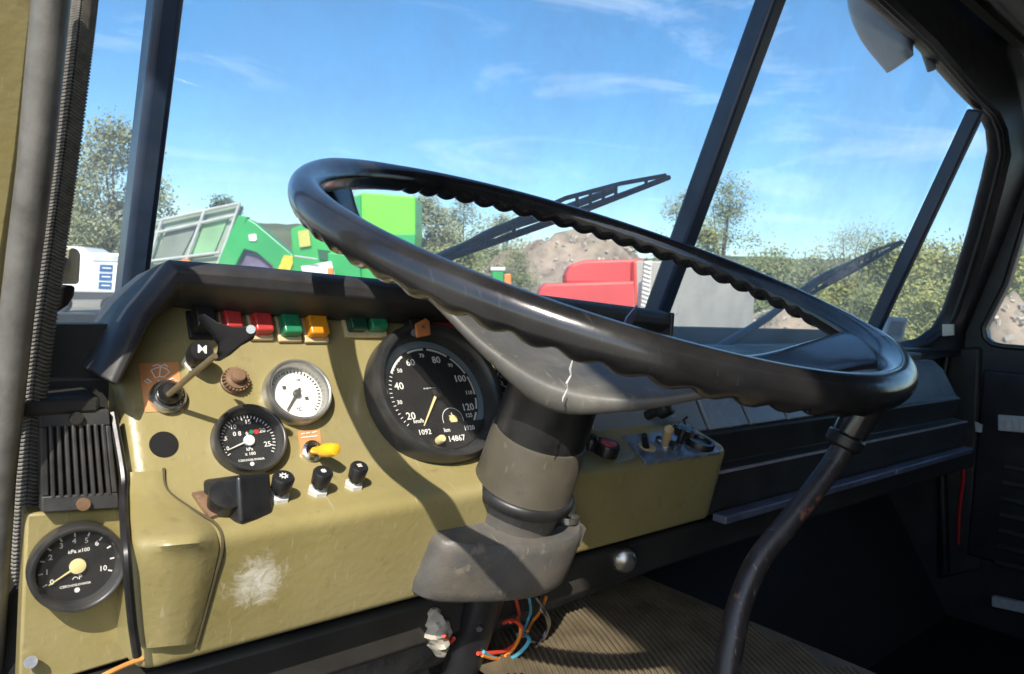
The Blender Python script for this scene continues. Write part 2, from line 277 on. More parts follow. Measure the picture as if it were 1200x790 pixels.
tree('tree', 1000, 254, 44, 4.6, 'thin bare looking tree above the right wiper', LEAF[2], LT, seed=13, n=1300, clumps=18, z0f=.3, size=.11)
for i, (px, py, d, wd, mi, lab) in enumerate([
    (905, 305, 62, 10, 0, 'wide green tree behind the top of the wheel rim'), (960, 312, 48, 8, 2, 'pale bush left of the thin tree above the right wiper'),
    (1040, 296, 34, 6, 0, 'green tree left of the right windscreen post'), (1085, 290, 26, 4.5, 1, 'yellow green tree between the right post and the door pillar'),
    (1130, 296, 24, 4.6, 1, 'yellow tree right against the door pillar'),
    (985, 335, 27, 4.2, 1, 'yellow bush under the middle of the right wiper'), (930, 345, 22, 2.6, 0, 'green bush right of the concrete block'),
    (1045, 335, 16, 3.0, 1, 'bright yellow green bush left of the right post foot'), (900, 365, 13, 1.1, 3, 'small dark bush at the corner of the concrete block'),
    (1090, 345, 13, 2.2, 1, 'yellow green bush over the square lamp'), (1180, 285, 22, 5.0, 0, 'green tree in the door window'), (1215, 300, 18, 4.0, 1, 'yellow bush at the edge of the door window'),
    (975, 372, 14, 1.4, 0, 'low green bush above the wheel spoke'), (1012, 352, 17, 2.2, 0, 'low green bush beside the right post foot')]):
    tree('bush' if 'bush' in lab else 'tree', px, py, d, wd, lab, LEAF[mi], LT, n=2600, seed=30+i, clumps=24, z0f=.03, cat='bush' if 'bush' in lab else 'tree', size=wd*.028)

def mound(name, cx, cy, rx, ry, h, label, seed=0, m=RUBBLE, ss=1., ns=420):
    b = MB(); n = 56; vs = []; fs = []
    for j in range(n+1):
        for i in range(n+1):
            x = -1+2*i/n; y = -1+2*j/n; q = max(0, 1-math.sqrt(x*x+y*y)); base = min(1, q*1.7)
            z = h*base*(1+.35*noise.noise(V((x*2.2, y*2.2, seed))))+.22*base*h**.5*noise.noise(V((x*9, y*9, seed)))+.10*base*noise.noise(V((x*26, y*26, seed)))
            vs.append((x*rx, y*ry, z-.05))
    for j in range(n):
        for i in range(n): a = j*(n+1)+i; fs.append((a, a+1, a+n+2, a+n+1))
    b.add(vs, fs); t = thing('rubble_heap', label, 'heap', (cx, cy, GZ)); b.build('heap_body', m, t, ang=180)
    rn = random.Random(seed); s = MB()
    for k in range(ns):
        a = rn.uniform(0, 6.28); q = rn.random()**.6*.85; x = q*math.cos(a); y = q*math.sin(a); zz = h*min(1, (1-q)*1.7)*(1+.35*noise.noise(V((x*2.2, y*2.2, seed))))
        s.box((x*rx, y*ry, zz), [rn.uniform(.05, .26)*ss*rn.uniform(.6, 1.2) for _ in range(3)], Euler((rn.random()*3, rn.random()*3, rn.random()*3)).to_matrix())
    s.build('stones', mat('stone_%d' % seed, (.46, .40, .34), .9, var=.3, vs=3), t, smooth=False, kind='stuff')
    return t
p = dep(655, 300, 34); mound('h', p.x+1.0, p.y-.6, 10.0, 7, p.z-GZ+.15, 'brown rubble heap behind the red machine', 2, ss=.6, ns=1400)
p = dep(1200, 370, 13); mound('h', p.x, p.y, 2.6, 2.2, p.z-GZ, 'pale rubble heap seen through the door window', 5, ss=.45, ns=900)
p = dep(930, 372, 20); mound('h', p.x, p.y, 3.2, 2.5, p.z-GZ, 'low earth heap right of the concrete block', 8, ss=.5, ns=600)

# outside machines. wbox: a solid between two picture corners at one distance, facing the lens
def facing(d, px, py): return dep(px, py, d)
def mbox(b, px0, py0, px1, py1, d, dp, skew=0, zfloor=False):
    a = dep(px0, py0, d); c = dep(px1, py1, d+skew); z1 = max(a.z, c.z) if False else a.z; z0 = GZ if zfloor else c.z
    h = V((c.x-a.x, c.y-a.y, 0)); n = V((-h.y, h.x, 0)).normalized()
    if n.dot(CF) < 0: n = -n
    poly = [V((a.x, a.y, z0)), V((c.x, c.y, z0)), V((c.x, c.y, z1)), V((a.x, a.y, z1))]
    return b.prism(poly, n*dp)
def poly_part(pts, d, dp, name, m, parent, bevel=.02, label=None):     # outline at distance d given real thickness dp
    b = MB(); b.prism([dep(x, y, d) for x, y in pts], V((CF.x, CF.y, 0)).normalized()*dp)
    o = b.build(name, m, parent, smooth=False, bevel=bevel, label=label, loc=V((0, 0, 0))); return o
WPAINT = mat('white_truck_paint', (.72, .74, .76), .35, var=.05, vs=1); GPAINT = mat('green_machine_paint', (.03, .36, .085), .35, var=.12, vs=.8); LIME = mat('lime_paint', (.17, .60, .035), .4, var=.08, vs=.9)
TARP = mat('grey_green_tarp', (.33, .40, .30), .7, var=.25, vs=.6); GREYP = mat('grey_steel_outside', (.52, .53, .52), .5, var=.15, vs=2); GWIN = mat('dark_window', (.03, .05, .07), .1, var=.2)
REDO = mat('faded_red_paint', (.62, .06, .05), .5, var=.12, vs=1.2); CONC = mat('concrete', (.46, .43, .38), .9, var=.14, vs=1.3, bump=.4, bs=12); OLAMP = mat('orange_lens', (.85, .25, .03), .4); BLUEST = mat('blue_sticker', (.03, .10, .26), .5, var=.4, vs=7)
YSTK = mat('yellow_sticker', (.80, .62, .03), .6, var=.3, vs=4); TYRE = mat('tyre', (.02, .02, .02), .9); OUTW = mat('white_sticker', (.8, .8, .78), .6)
def outthing(name, label, cat, px, d):
    p = dep(px, 330, d); return thing(name, label, cat, (0, 0, 0))
# white lorry
t = outthing('white_lorry', 'white lorry cab with blue stickers parked far left on the yard', 'lorry', 110, 40)
D = 40
b = MB(); pts = [(52, 342), (52, 306), (60, 293), (74, 288), (96, 289), (104, 296), (150, 297), (165, 300), (165, 344)]
poly_part(pts, D, 2.3, 'body', WPAINT, t, .12)
poly_part([(108, 299), (146, 300), (146, 307), (108, 306)], D-.06, .1, 'window_band', GREYP, t, .02)
poly_part([(60, 298), (90, 298), (92, 315), (58, 315)], D-.05, .1, 'cab_window', GWIN, t, .02)
for k in range(3):
    y = 310+k*10.2; s = poly_part([(117-k*.6, y), (132-k*.6, y+.5), (131.4-k*.6, y+8.6), (116.4-k*.6, y+8)], D-.05, .08, 'sticker', BLUEST, t, 0)
    l1 = poly_part([(120-k*.6, y+3.4), (130-k*.6, y+3.8), (130-k*.6, y+5), (120-k*.6, y+4.6)], D-.08, .03, 'print', OUTW, s, 0)
poly_part([(136.5, 311), (142.5, 311), (142.5, 318), (136.5, 318)], D-.2, .2, 'side_lamp', OLAMP, t, .03)
poly_part([(52, 342), (150, 344), (150, 351), (52, 351)], D+.1, 2, 'underside_shade', mat('underside_dark', (.05, .05, .055), .8), t, .02)  # dark slab stands in for the shadow under the lorry
for px in (70, 128):
    c = dep(px, 352, D); hd = V((CF.x, CF.y, 0)).normalized(); MB().cyl(V((c.x, c.y, GZ+.5)), V((c.x, c.y, GZ+.5))+hd*.35, .5, seg=20).build('wheel', TYRE, t)
# tipped green trailer with tarpaulin frame
t = outthing('tipped_trailer', 'tipped green trailer with grey frame and tarpaulin above the dashboard hood', 'trailer', 260, 26); D = 26
poly_part([(168, 262), (279, 240), (252, 330), (150, 345)], D+.15, .6, 'tarpaulin', TARP, t, .03)
poly_part([(196, 268), (232, 262), (212, 302), (180, 306)], D+.08, .1, 'tarp_window', mat('dark_tarp', (.22, .25, .21), .8, var=.2, vs=1), t, .0)
poly_part([(240, 258), (268, 254), (250, 298), (222, 302)], D+.08, .1, 'tarp_window', mat('green_tarp', (.25, .44, .24), .7, var=.2, vs=1), t, .0)
def bars(lst, d, r, name, m, parent):
    for (x0, y0), (x1, y1) in lst: MB().tube([dep(x0, y0, d), dep(x1, y1, d)], r, 8).build(name, m, parent)
bars([((165, 263), (281, 238)), ((160, 278), (277, 252)), ((281, 238), (250, 325)), ((240, 246), (212, 322)), ((190, 257), (166, 330)), ((160, 308), (258, 296))], D-.05, .055, 'frame_bar', GREYP, t)
poly_part([(279, 252), (290, 254), (262, 326), (246, 326)], D-.1, .3, 'corner_post', GPAINT, t, .03)
poly_part([(290, 256), (300, 262), (345, 300), (376, 322), (376, 345), (345, 345), (318, 310), (300, 296), (286, 292), (272, 318), (262, 330), (262, 300)], D-.2, .5, 'tailgate_arm', GPAINT, t, .04)
poly_part([(286, 292), (300, 296), (318, 312), (322, 335), (262, 335), (272, 316)], D+.05, .1, 'dark_panel', mat('purple_grey_panel', (.16, .12, .20), .6, var=.4, vs=2), t, .0)
poly_part([(291, 275), (300, 274), (301, 281), (298, 283), (292, 282)], D-.26, .05, 'white_mark', OUTW, t, 0)
for pts in ([(333, 299), (347, 300), (338, 321), (324, 319)], [(358, 310), (363, 311), (357, 322), (352, 322)]): poly_part(pts, D-.27, .05, 'sticker', YSTK, t, 0)
poly_part([(212, 305), (219, 303), (228, 316), (214, 318)], D-.3, .2, 'red_lamp', OLAMP, t, .02)
# green machine with bright hopper
t = outthing('green_machine', 'bright green machine with tall lime hopper seen through the steering wheel', 'machine', 440, 22); D = 22
poly_part([(408, 232), (426, 225), (487, 230), (487, 275), (484, 295), (408, 300)], D, 1.6, 'hopper', LIME, t, .06)
poly_part([(426, 275), (487, 274), (486, 296), (426, 298)], D-.06, .2, 'hopper_rim', GPAINT, t, .03)
poly_part([(408, 234), (423, 228), (424, 298), (408, 298)], D-.08, .12, 'hopper_side', GPAINT, t, .02)
poly_part([(340, 268), (356, 262), (392, 258), (400, 262), (440, 290), (450, 345), (345, 345)], D+.4, 1.4, 'body', mat('green_body_paint', (.04, .40, .08), .4, var=.15, vs=.9), t, .06)
poly_part([(349, 271), (362, 269), (364, 288), (351, 290)], D+.3, .1, 'sticker', mat('faded_yellow_sticker', (.55, .52, .12), .6), t, 0)
poly_part([(372, 292), (386, 294), (386, 306), (374, 304)], D+.33, .1, 'side_opening', mat('dark_green_inside', (.02, .10, .04), .7), t, 0)
poly_part([(384, 296), (420, 300), (425, 345), (384, 345)], D+.2, .3, 'side_panel', GPAINT, t, .03)
poly_part([(352, 312), (388, 306), (392, 322), (356, 326)], D+.1, .2, 'lamp_plate', OUTW, t, .02)
poly_part([(384, 314), (390, 314), (390, 324), (384, 324)], D-.02, .1, 'orange_lamp', OLAMP, t, .01)
bars([((413, 228), (416, 220)), ((345, 300), (372, 304))], D-.1, .03, 'rod', GREYP, t)
MB().cyl(dep(430, 380, D+.5), dep(430, 380, D+.5)+V((.25, .3, 0)), .9, seg=24).build('wheel', TYRE, t)
# green and orange post box
t = outthing('marker_post', 'small green box with orange lamp on a post among the bushes', 'post', 586, 20); D = 17
poly_part([(577, 317), (590, 317), (590, 334), (577, 334)], D, .2, 'box', GPAINT, t, .02); poly_part([(575, 313), (592, 313), (592, 317), (575, 317)], D-.03, .26, 'cap', OUTW, t, .01)
poly_part([(591, 321), (599, 321), (599, 337), (591, 337)], D, .1, 'lamp', OLAMP, t, .02); q = dep(586, 334, D+.1); MB().cyl(V((q.x, q.y, GZ)), q, .04).build('post', GREYP, t)
# red machine
t = outthing('red_machine', 'faded red machine with stepped rounded hood outside the windscreen', 'machine', 690, 12); D = 12
poly_part([(663, 322), (668, 310), (684, 305), (752, 303), (753, 334), (663, 332)], D+.12, .9, 'upper_hood', REDO, t, .05)
poly_part([(628, 352), (634, 336), (640, 332), (745, 329), (752, 333), (750, 420), (620, 420)], D-.1, 1.2, 'lower_hood', REDO, t, .05)
poly_part([(742, 306), (754, 304), (752, 362), (744, 362)], D-.14, .9, 'hood_end', mat('bright_red_paint', (.68, .07, .04), .45), t, .03)
q = dep(690, 420, D+.6); MB().box((q.x, q.y, (GZ+q.z)/2), (1.0, 1.0, q.z-GZ)).build('undercarriage', DARK, t)
# pale lattice strip and concrete block
t = outthing('lattice_screen', 'narrow white lattice strip between red machine and centre post', 'screen', 757, 11.5)
poly_part([(755, 306), (764, 305), (760, 372), (750, 372)], 11.4, .08, 'frame', mat('offwhite_paint', (.62, .58, .52), .7), t, 0)
for k in range(12): MB().tube([dep(755-k*.35, 308+k*5, 11.38), dep(763-k*.3, 311+k*5, 11.38)], .012, 5).build('slat', mat('slat_white', (.75, .73, .68), .7) if k == 0 else bpy.data.materials['slat_white'], t)
a = dep(776, 306, 11.6); c = dep(886, 328, 15.6); h = V((c.x-a.x, c.y-a.y, 0)); n = V((-h.y, h.x, 0)).normalized(); n = n if n.dot(CF) > 0 else -n
t = thing('concrete_block', 'pale grey concrete block wall right of the red machine', 'wall', (a.x, a.y, GZ))
MB().prism([V((a.x, a.y, GZ)), V((c.x, c.y, GZ)), V((c.x, c.y, c.z)), V((a.x, a.y, a.z))], n*.5).build('block', CONC, t, bevel=.03, loc=V((0, 0, 0))).matrix_parent_inverse = Matrix.Translation((-a.x, -a.y, -GZ))
# ------------------------------------------------------------------ CAB SHELL
XR = 2.12
def W(x, z, off=0):                       # inner surface of the windscreen: leans back 20 deg, folds at the corner posts
    y = .80-.364*(z+.06)
    if x > 1.88: y -= (x-1.88)*.45
    if x < .188: y -= (.188-x)*.30
    return V((x, y-off, z))
def onW(px, py, off=0):
    r = ray(px, py); lo, hi = .3, 3.2
    f = lambda s: (r*s).y-W((r*s).x, (r*s).z, off).y
    for _ in range(60):
        m = (lo+hi)/2
        if f(m) > 0: hi = m
        else: lo = m
    return r*lo
cab = {}
fl = -.78
# floor, toe board (ribbed), engine tunnel side
MB().box((.95, -.2, fl-.02), (2.4, 2.2, .04)).build('cab_floor', CARPET, kind='structure')
tb0, tb1 = V((0, .56, fl)), V((0, .93, -.36))
MB().prism([V((-.18, .62, fl-.04)), V((-.18, .96, fl-.04)), V((-.18, .96, -.36)), V((-.18, .90, -.36))], V((2.3, 0, 0))).build('wall_toe_board', DARK, kind='structure')
MB().box((1.0, .99, -.22), (2.34, .04, .34)).build('wall_front', DARK, kind='structure')
# walls: the driver's door stands open on the left, so the left wall is only what surrounds that opening
lw = MB(); X0 = -.16
def slab(b, pts, t=.05): b.prism(pts, V((-t, 0, 0)))
slab(lw, [(X0, -.24, 1.02), (X0, -1.25, 1.02), (X0, -1.25, fl), (X0, -1.0, fl), (X0, -1.0, .40), (X0, -.90, .62), (X0, -.64, .76), (X0, -.36, .87)])   # behind the door opening; unseen edge shaped to set where sunlight ends
slab(lw, [(X0, .64, 1.02), (X0, -.25, 1.02), (X0, -.25, 1.00), (X0, .0, .92), (X0, .28, .72), (X0, .42, .56), (X0, .64, .52)])  # unseen upper strip, added to keep a sun streak off the left glass
lw.build('wall_left', OLIVE, kind='structure')
MB().box((1, -1.27, .1), (2.4, .04, 1.8)).build('wall_rear', LINER, kind='structure')
hz = .60
MB().prism([V((XR+.005, .60, -.12)), V((XR+.005, 1.02, -.12)), V((XR+.005, 1.02, fl-.04)), V((XR+.005, .60, fl-.04))], V((.05, 0, 0))).build('wall_right', DARK, kind='structure', smooth=False)
MB().prism([V((XR+.052, y_, z_)) for y_, z_ in ((.62, .56), (.62, .80), (.42, 1.1), (-1.28, 1.1), (-1.28, -.8), (-.60, -.8), (-.54, .56))], V((.06, 0, 0))).build('wall_right_upper', DARK, kind='structure', smooth=False)
rf = MB(); rf.add([(X0-.05, .50, .66), (XR+.05, .50, .66), (XR+.05, .28, .95), (XR+.05, -1.28, 1.06), (X0-.05, -1.28, 1.06), (X0-.05, .28, .95),
   (X0-.05, .54, .70), (XR+.05, .54, .70), (XR+.05, .30, .99), (XR+.05, -1.28, 1.10), (X0-.05, -1.28, 1.10), (X0-.05, .30, .99)],
   [(0, 1, 2, 5), (5, 2, 3, 4), (6, 11, 8, 7), (11, 10, 9, 8), (0, 6, 7, 1), (3, 9, 10, 4)])
MB().box((1.0, .545, .89), (2.5, .02, .54)).build('wall_front_header', DARK, kind='structure')
rf.build('ceiling', LINER, kind='structure', smooth=False)
# passenger door wall with its window opening
door = thing('passenger_door', 'dark passenger door with window and ribbed lower panel at far right', 'door', (XR, .2, -.3))
def par(o, t):
    o.parent = t; o.matrix_parent_inverse = Matrix.Translation(-t.location); return o
win = [atx(*q, XR) for q in ((1216, 200), (1200, 262), (1178, 333), (1158, 372), (1152, 384), (1154, 396), (1162, 403), (1176, 406))]
win += [V((XR, -.42, win[-1].z)), V((XR, -.48, win[-1].z+.06)), V((XR, -.40, .52)), V((XR, win[0].y-.05, .53))]
outr = [V((XR, .56, .42)), V((XR, .64, .2)), V((XR, .68, .05)), V((XR, .70, -.03)), V((XR, .71, -.05)), V((XR, .71, -.10)), V((XR, .71, -.2)), V((XR, .4, -.2)), V((XR, -.6, -.2)), V((XR, -.62, 0)), V((XR, -.5, .72)), V((XR, .35, .70))]
b = MB(); n = len(win); b.add(win+outr+[q+V((.05, 0, 0)) for q in win+outr], [f for i in range(n) for f in ((i, (i+1) % n, (i+1) % n+n, i+n), (i+2*n, i+3*n, (i+1) % n+3*n, (i+1) % n+2*n), (i, i+2*n, (i+1) % n+2*n, (i+1) % n))])
par(b.build('window_frame', BLACKM, None, ang=50), door)
wb = MB(); wb.tube(win+[win[0]], .007, 8); par(wb.build('window_seal', BLACKM), door)
b = MB(); b.prism([q+V((.02, 0, 0)) for q in win], V((.005, 0, 0))); par(b.build('window_pane', WGLASS, None, smooth=False), door)
b = MB(); b.prism([V((XR+.01, .66, -.2)), V((XR+.01, .66, fl)), V((XR+.01, -.62, fl)), V((XR+.01, -.62, -.2))], V((.05, 0, 0))); par(b.build('door_skin', DARK), door)
pz = [atx(1142, 432, XR-.012).z, atx(1150, 655, XR-.012).z]; py1 = atx(1146, 500, XR-.012).y
par(MB().box((XR-.004, (py1-.5)/2, sum(pz)/2), (.02, py1+.5, pz[0]-pz[1])).build('inner_panel', BLACKM, None, bevel=.006), door)
for k in range(7):
    z = atx(1170, 545+k*19, XR-.02).z
    par(MB().box((XR-.018, (py1-.55)/2, z), (.012, py1+.42, .014)).build('panel_rib', DARK, None, bevel=.003), door)
a = [atx(*q, XR-.022) for q in ((1169, 486), (1232, 491), (1232, 510), (1169, 505))]
hp = MB().prism(a, V((.01, 0, 0))).build('handle_plate', PLATE, None, bevel=.003); par(hp, door)
gp = MB()
for k in range(6):
    u = .15+.14*k; p0 = a[0].lerp(a[1], u).lerp(a[3].lerp(a[2], u), .22); p1 = a[0].lerp(a[1], u).lerp(a[3].lerp(a[2], u), .78); gp.tube([p0-V((.002, 0, 0)), p1-V((.002, 0, 0))], .0016, 6)
g = gp.build('grip_ridge', GREYP); g.parent = hp; g.matrix_parent_inverse = Matrix.Identity(4)
par(MB().prism([atx(*q, XR-.03) for q in ((1162, 699), (1240, 716), (1240, 728), (1162, 711))], V((.02, 0, 0))).build('sill_strip', PLATE, None, bevel=.002), door)
# front pillar and windscreen frame on the right
wf = thing('windscreen', 'flat windscreen of four panes with dark frame and three posts', 'windscreen', (1.0, .8, -.07))
op_r = [(960, -62), (1020, 0), (1082, 56), (1132, 112), (1158, 138), (1167, 158), (1168, 178), (1160, 212), (1143, 275), (1124, 335), (1112, 368), (1100, 388), (1082, 401), (1055, 407), (1000, 409)]
L1 = [onW(*q) for q in op_r]
zb = onW(900, 407).z
L1 = [W(1.0, .60), W(1.15, .575)]+L1[1:]+[W(1.2, zb), W(.5, zb), W(.19, zb), W(.10, zb+.012), W(-.02, zb+.02), W(-.11, zb+.08), W(-.13, .2), W(-.10, .5), W(.0, .59), W(.19, .605), W(.6, .61)]
def outer(p):
    c = V((1.0, .7, .25)); d = (p-c)
    if p.z > .45 or (p.x > 1.5 and p.z > .40): return V((p.x, p.y-.03, max(p.z+.15, .66)))
    if p.x > 1.7: return V((XR-.002, min(p.y-.04, .66+(.0 if p.z < .1 else -.25*(p.z-.1))), p.z+.0))
    if p.x < .05 and p.z > zb+.03: return V((X0, p.y-.05, p.z))
    return V((p.x, p.y-.008, zb-.10))
b = MB(); n = len(L1); O1 = [outer(p) for p in L1]; back = [p+V((0, .024, .008))+(o_-p).normalized()*.006 for p, o_ in zip(L1, O1)]; lip = [p+V((0, -.022, -.008))+(o_-p).normalized()*.016 for p, o_ in zip(L1, O1)]
b.add(back+L1+lip+O1, [f for k in range(3) for i in range(n) for f in [(k*n+i, k*n+(i+1) % n, (k+1)*n+(i+1) % n, (k+1)*n+i)]])
par(b.build('frame', BLACKM, None, ang=55), wf)
gm = MB(); gm.tube([p+V((0, -.006, -.002))+(o_-p).normalized()*.010 for p, o_ in zip(L1+[L1[0]], O1+[O1[0]])], .008, 8); par(gm.build('gasket', BLACK), wf)
def post(x, lab, wdt=.035, dpt=.036):
    a = W(x, zb-.03, .004); c = W(x, .645 if x < 1.5 else .475, .004)
    o = MB().bar(a, c, wdt, dpt, up=V((0, 1, 0))).build('post', BLACKM, None, bevel=.006, label=lab); par(o, wf)
    return o
MP = mat('post_glare_paint', (.03, .05, .09), .35, var=.2, vs=30, bump=.1, bs=200, dust=(.08, .09, .11), dustamt=.3, ds=20)  # bluer, lighter tone has windscreen glare put into the colour
for x, l_, ww in ((.178, 'left post of the windscreen', .023), (.994, 'centre post of the windscreen', .032), (1.868, 'right post of the windscreen', .024)):
    o = post(x, l_, ww); o.data.materials[0] = MP
for x0, x1 in ((-.13, .188), (.2, 1.02), (1.05, 1.87), (1.9, 2.09)):
    b = MB(); b.add([W(x0, zb-.02, -.02), W(x1, zb-.02, -.02), W(x1, .62, -.02), W(x0, .62, -.02)], [(0, 1, 2, 3)]); b.prism([W(x0, zb-.02, -.02), W(x1, zb-.02, -.02), W(x1, .62, -.02), W(x0, .62, -.02)], V((0, .004, .0014))) if False else None
    o = MB().prism([W(x0, zb-.02, -.02), W(x1, zb-.02, -.02), W(x1, .62, -.02), W(x0, .62, -.02)], V((0, .004, .0014))).build('pane', WGLASS, None, smooth=False); par(o, wf)
# pillar between windscreen and door, a ridge down its middle
pl = thing('door_pillar', 'dark cab pillar between windscreen and passenger door', 'pillar', (XR-.04, .62, -.2))
rp = [atx(*q, XR-.03) for q in ((1194, 150), (1166, 240), (1135, 325), (1117, 378), (1112, 405), (1106, 440), (1104, 500), (1104, 560), (1106, 620), (1108, 672))]
par(MB().tube(rp, .011, 10).build('ridge', BLACKM), pl)
par(MB().tube([p_+V((-.0105, 0, 0)) for p_ in rp[:5]], .0022, 6).build('ridge_highlight', mat('pillar_highlight', (.22, .23, .25), .5)), pl)  # pale strip painted as the highlight along the ridge
lp = [atx(*q, XR-.01) for q in ((1090, 410), (1150, 406), (1146, 500), (1142, 600), (1150, 668), (1096, 680), (1098, 500))]
par(MB().prism(lp, V((.05, 0, 0))).build('lower_post', DARK, None, bevel=.01), pl)
par(MB().prism([atx(*q, XR-.062) for q in ((1104, 380), (1117, 380), (1117, 393), (1104, 394))], V((.01, 0, 0))).build('clip', BEIGE, None, bevel=.001), pl)
par(MB().prism([atx(*q, XR-.02) for q in ((1142, 494), (1151, 498), (1150, 507), (1143, 506))], V((.008, 0, 0))).build('catch', PLATE, None, bevel=.001), pl)
par(MB().tube([atx(*q, XR-.022) for q in ((1130, 520), (1129, 560), (1124, 600), (1123, 638))], [.006, .007, .006, .005], 8, flat=.5).build('red_stripe', REDP), pl)
# header rail, roof mouldings
hr = thing('header_rail', 'dark curved header moulding above the windscreen', 'moulding', (1.3, .45, .62))
hp_ = [(.0, .505, .66), (.6, .50, .665), (1.2, .495, .64), (1.6, .47, .60), (1.85, .44, .56), (2.0, .42, .50), (2.08, .42, .42)]
par(MB().tube(hp_, .028, 12).build('rail', BLACKM), hr)
par(MB().tube([(p_[0], p_[1]-.10, p_[2]+.10) for p_ in hp_], .016, 10).build('trim_line', DARK), hr)
par(MB().tube([(p_[0], p_[1]-.14, p_[2]+.075) for p_ in hp_[:-1]], .007, 8).build('wire_cover', TUBEM), hr)

# ------------------------------------------------------------------ LEFT: pillar, tube, braided seal, clip
def inclined(px, py, y0): return at(px, py, V((0, math.cos(R(20)), math.sin(R(20)))), y0*math.cos(R(20)))
t = thing('door_frame', 'olive painted edge of the driver door frame at far left', 'door frame', (-.02, .5, 0))
par(MB().prism([inclined(*q, .53) for q in ((-260, -60), (52, -60), (46, 0), (26, 180), (8, 300), (-30, 820), (-260, 820))], V((0, .02, 0))).build('frame_plate', OLIVE, None, bevel=.004), t)
tag(MB().tube([inclined(x, y, .50) for x, y in ((64, -40), (58, 20), (41, 200), (22, 350), (0, 560), (-16, 830))], .0087, 22).build('grab_tube', TUBEM), 'worn grey tube rail running up the left edge of the cab', 'grab rail')
sp = [inclined(x, y, .525) for x, y in ((100, -40), (92, 40), (77, 170), (60, 300), (41, 450), (31, 600), (24, 740), (18, 840))]
def smooth_path(pts, n=12):
    o = []
    for i in range(len(pts)-1):
        p0, p1, p2, p3 = pts[max(i-1, 0)], pts[i], pts[i+1], pts[min(i+2, len(pts)-1)]
        for k in range(n):
            u = k/n; o.append(.5*((2*p1)+(p2-p0)*u+(2*p0-5*p1+4*p2-p3)*u*u+(3*p1-p0-3*p2+p3)*u**3))
    return o+[pts[-1]]
s = thing('braided_seal', 'black braided cloth door seal beside the grey tube', 'door seal', sp[3])
spp = smooth_path(sp); par(MB().tube(spp, .0072, 14).build('core', SEAL), s)
bw = MB(); L = sum((spp[i+1]-spp[i]).length for i in range(len(spp)-1)); nseg = 150
def along(pts, u):
    T = u*(len(pts)-1); k = min(int(T), len(pts)-2); return pts[k].lerp(pts[k+1], T-k), (pts[k+1]-pts[k]).normalized()
for k in range(230):                                  # chevron stitches of the braid
    c, T = along(spp, (k+.5)/230); side = T.cross(V((-.15, -1, .1))).normalized(); fr_ = side.cross(T).normalized()
    if fr_.dot(-CF) < 0: fr_ = -fr_
    for sgn in (-1, 1):
        q = [c+(side*math.sin(a_)*sgn+fr_*math.cos(a_))*.0074+T*(-.0022+abs(math.sin(a_))*.0045) for a_ in (.05, .5, .95, 1.35)]
        bw.tube(q, .00085, 5)
o = bw.build('braid', mat('braid_thread', (.22, .21, .19), .85, var=.3, vs=200), None, kind='stuff'); par(o, s)
c = thing('seal_clip', 'beige plastic clip with black catch beside the braided seal', 'clip', inclined(80, 320, .54))
def incp(pts, y0, dy, name, m, parent, bevel=.001, label=None):
    o = MB().prism([inclined(*q, y0) for q in pts], V((0, dy, 0))).build(name, m, None, bevel=bevel, label=label); return par(o, parent)
incp([(66, 302), (70, 292), (77, 289), (90, 291), (95, 297), (93, 333), (64, 333)], .54, .014, 'clip_body', BEIGE, c, .002)
incp([(70, 302), (78, 300), (84, 308), (79, 314), (66, 318)], .532, .01, 'clip_lever', PLATE, c, .002)
incp([(62, 333), (89, 335), (87, 347), (80, 358), (69, 365), (58, 366)], .54, .016, 'black_catch', BLACK, c, .002)
incp([(58, 365), (67, 365), (66, 373), (57, 373)], .545, .01, 'pin', BLACK, c, .001)

# ------------------------------------------------------------------ DASHBOARD
TN = R(31); PN = V((0, -math.cos(TN), math.sin(TN))); PD = -.533; PT = V((0, math.sin(TN), math.cos(TN)))
def P(px, py, h=0): return at(px, py, PN, PD+h)
dash = thing('dashboard', 'olive metal dashboard with gauges, coloured buttons and black hood', 'dashboard', (.45, .55, -.26))
def dpar(o): return par(o, dash)
LN = V((0, -math.cos(R(72)), math.sin(R(72))))         # normal of the knob ledge
pb = P(330, 557); LD = LN.dot(pb)
def Lg(px, py, h=0): return at(px, py, LN, LD+h)
le = Lg(330, 614)                                      # front edge of the ledge
Zt = P(300, 372).z; Yt = P(300, 372).y
# profile of the sheet-metal cluster in the Y-Z plane, rounded at its bends
def fillet(pts, rads, k=6):
    o = [pts[0]]
    for i in range(1, len(pts)-1):
        p, a, c_ = V(pts[i]), V(pts[i-1]), V(pts[i+1]); u = (a-p).normalized(); v = (c_-p).normalized(); r_ = rads[i-1]
        for j in range(k+1):
            q = j/k; s0 = p+u*r_; s1 = p+v*r_; o.append(tuple(s0*(1-q)**2+p*2*q*(1-q)+s1*q*q))
    return o+[pts[-1]]
fb = (le.y+.020, -.258)
prof = [(Yt+.012, Zt+.02), (pb.y, pb.z), (le.y, le.z), (fb[0], fb[1]), (fb[0]+.03, fb[1]-.004)]
pf = fillet([V(q) for q in prof], [.020, .011, .006])
X1, X2 = .124, .758
xs = [X1, X1+.002, X1+.006, X1+.012]+[X1+.02+.03*i for i in range(21)]+[X2-.006, X2-.001]
def PY0(z): return (PD-PN.z*z)/PN.y
b = MB(); rows = []
for i, x in enumerate(xs):
    ins = (.014, .007, .002, 0)[i] if i < 4 else (0.0 if i < len(xs)-1 else .003)
    pp_ = list(pf); zm = -.078+(x-.118)*1.35
    if pp_[0][1] > zm: pp_[0] = (PY0(zm), zm)
    rows.append([V((x, y+ins, z)) for y, z in pp_])
m_ = len(pf)
b.add([q for r_ in rows for q in r_], [(i*m_+j, i*m_+j+1, (i+1)*m_+j+1, (i+1)*m_+j) for i in range(len(xs)-1) for j in range(m_-1)])
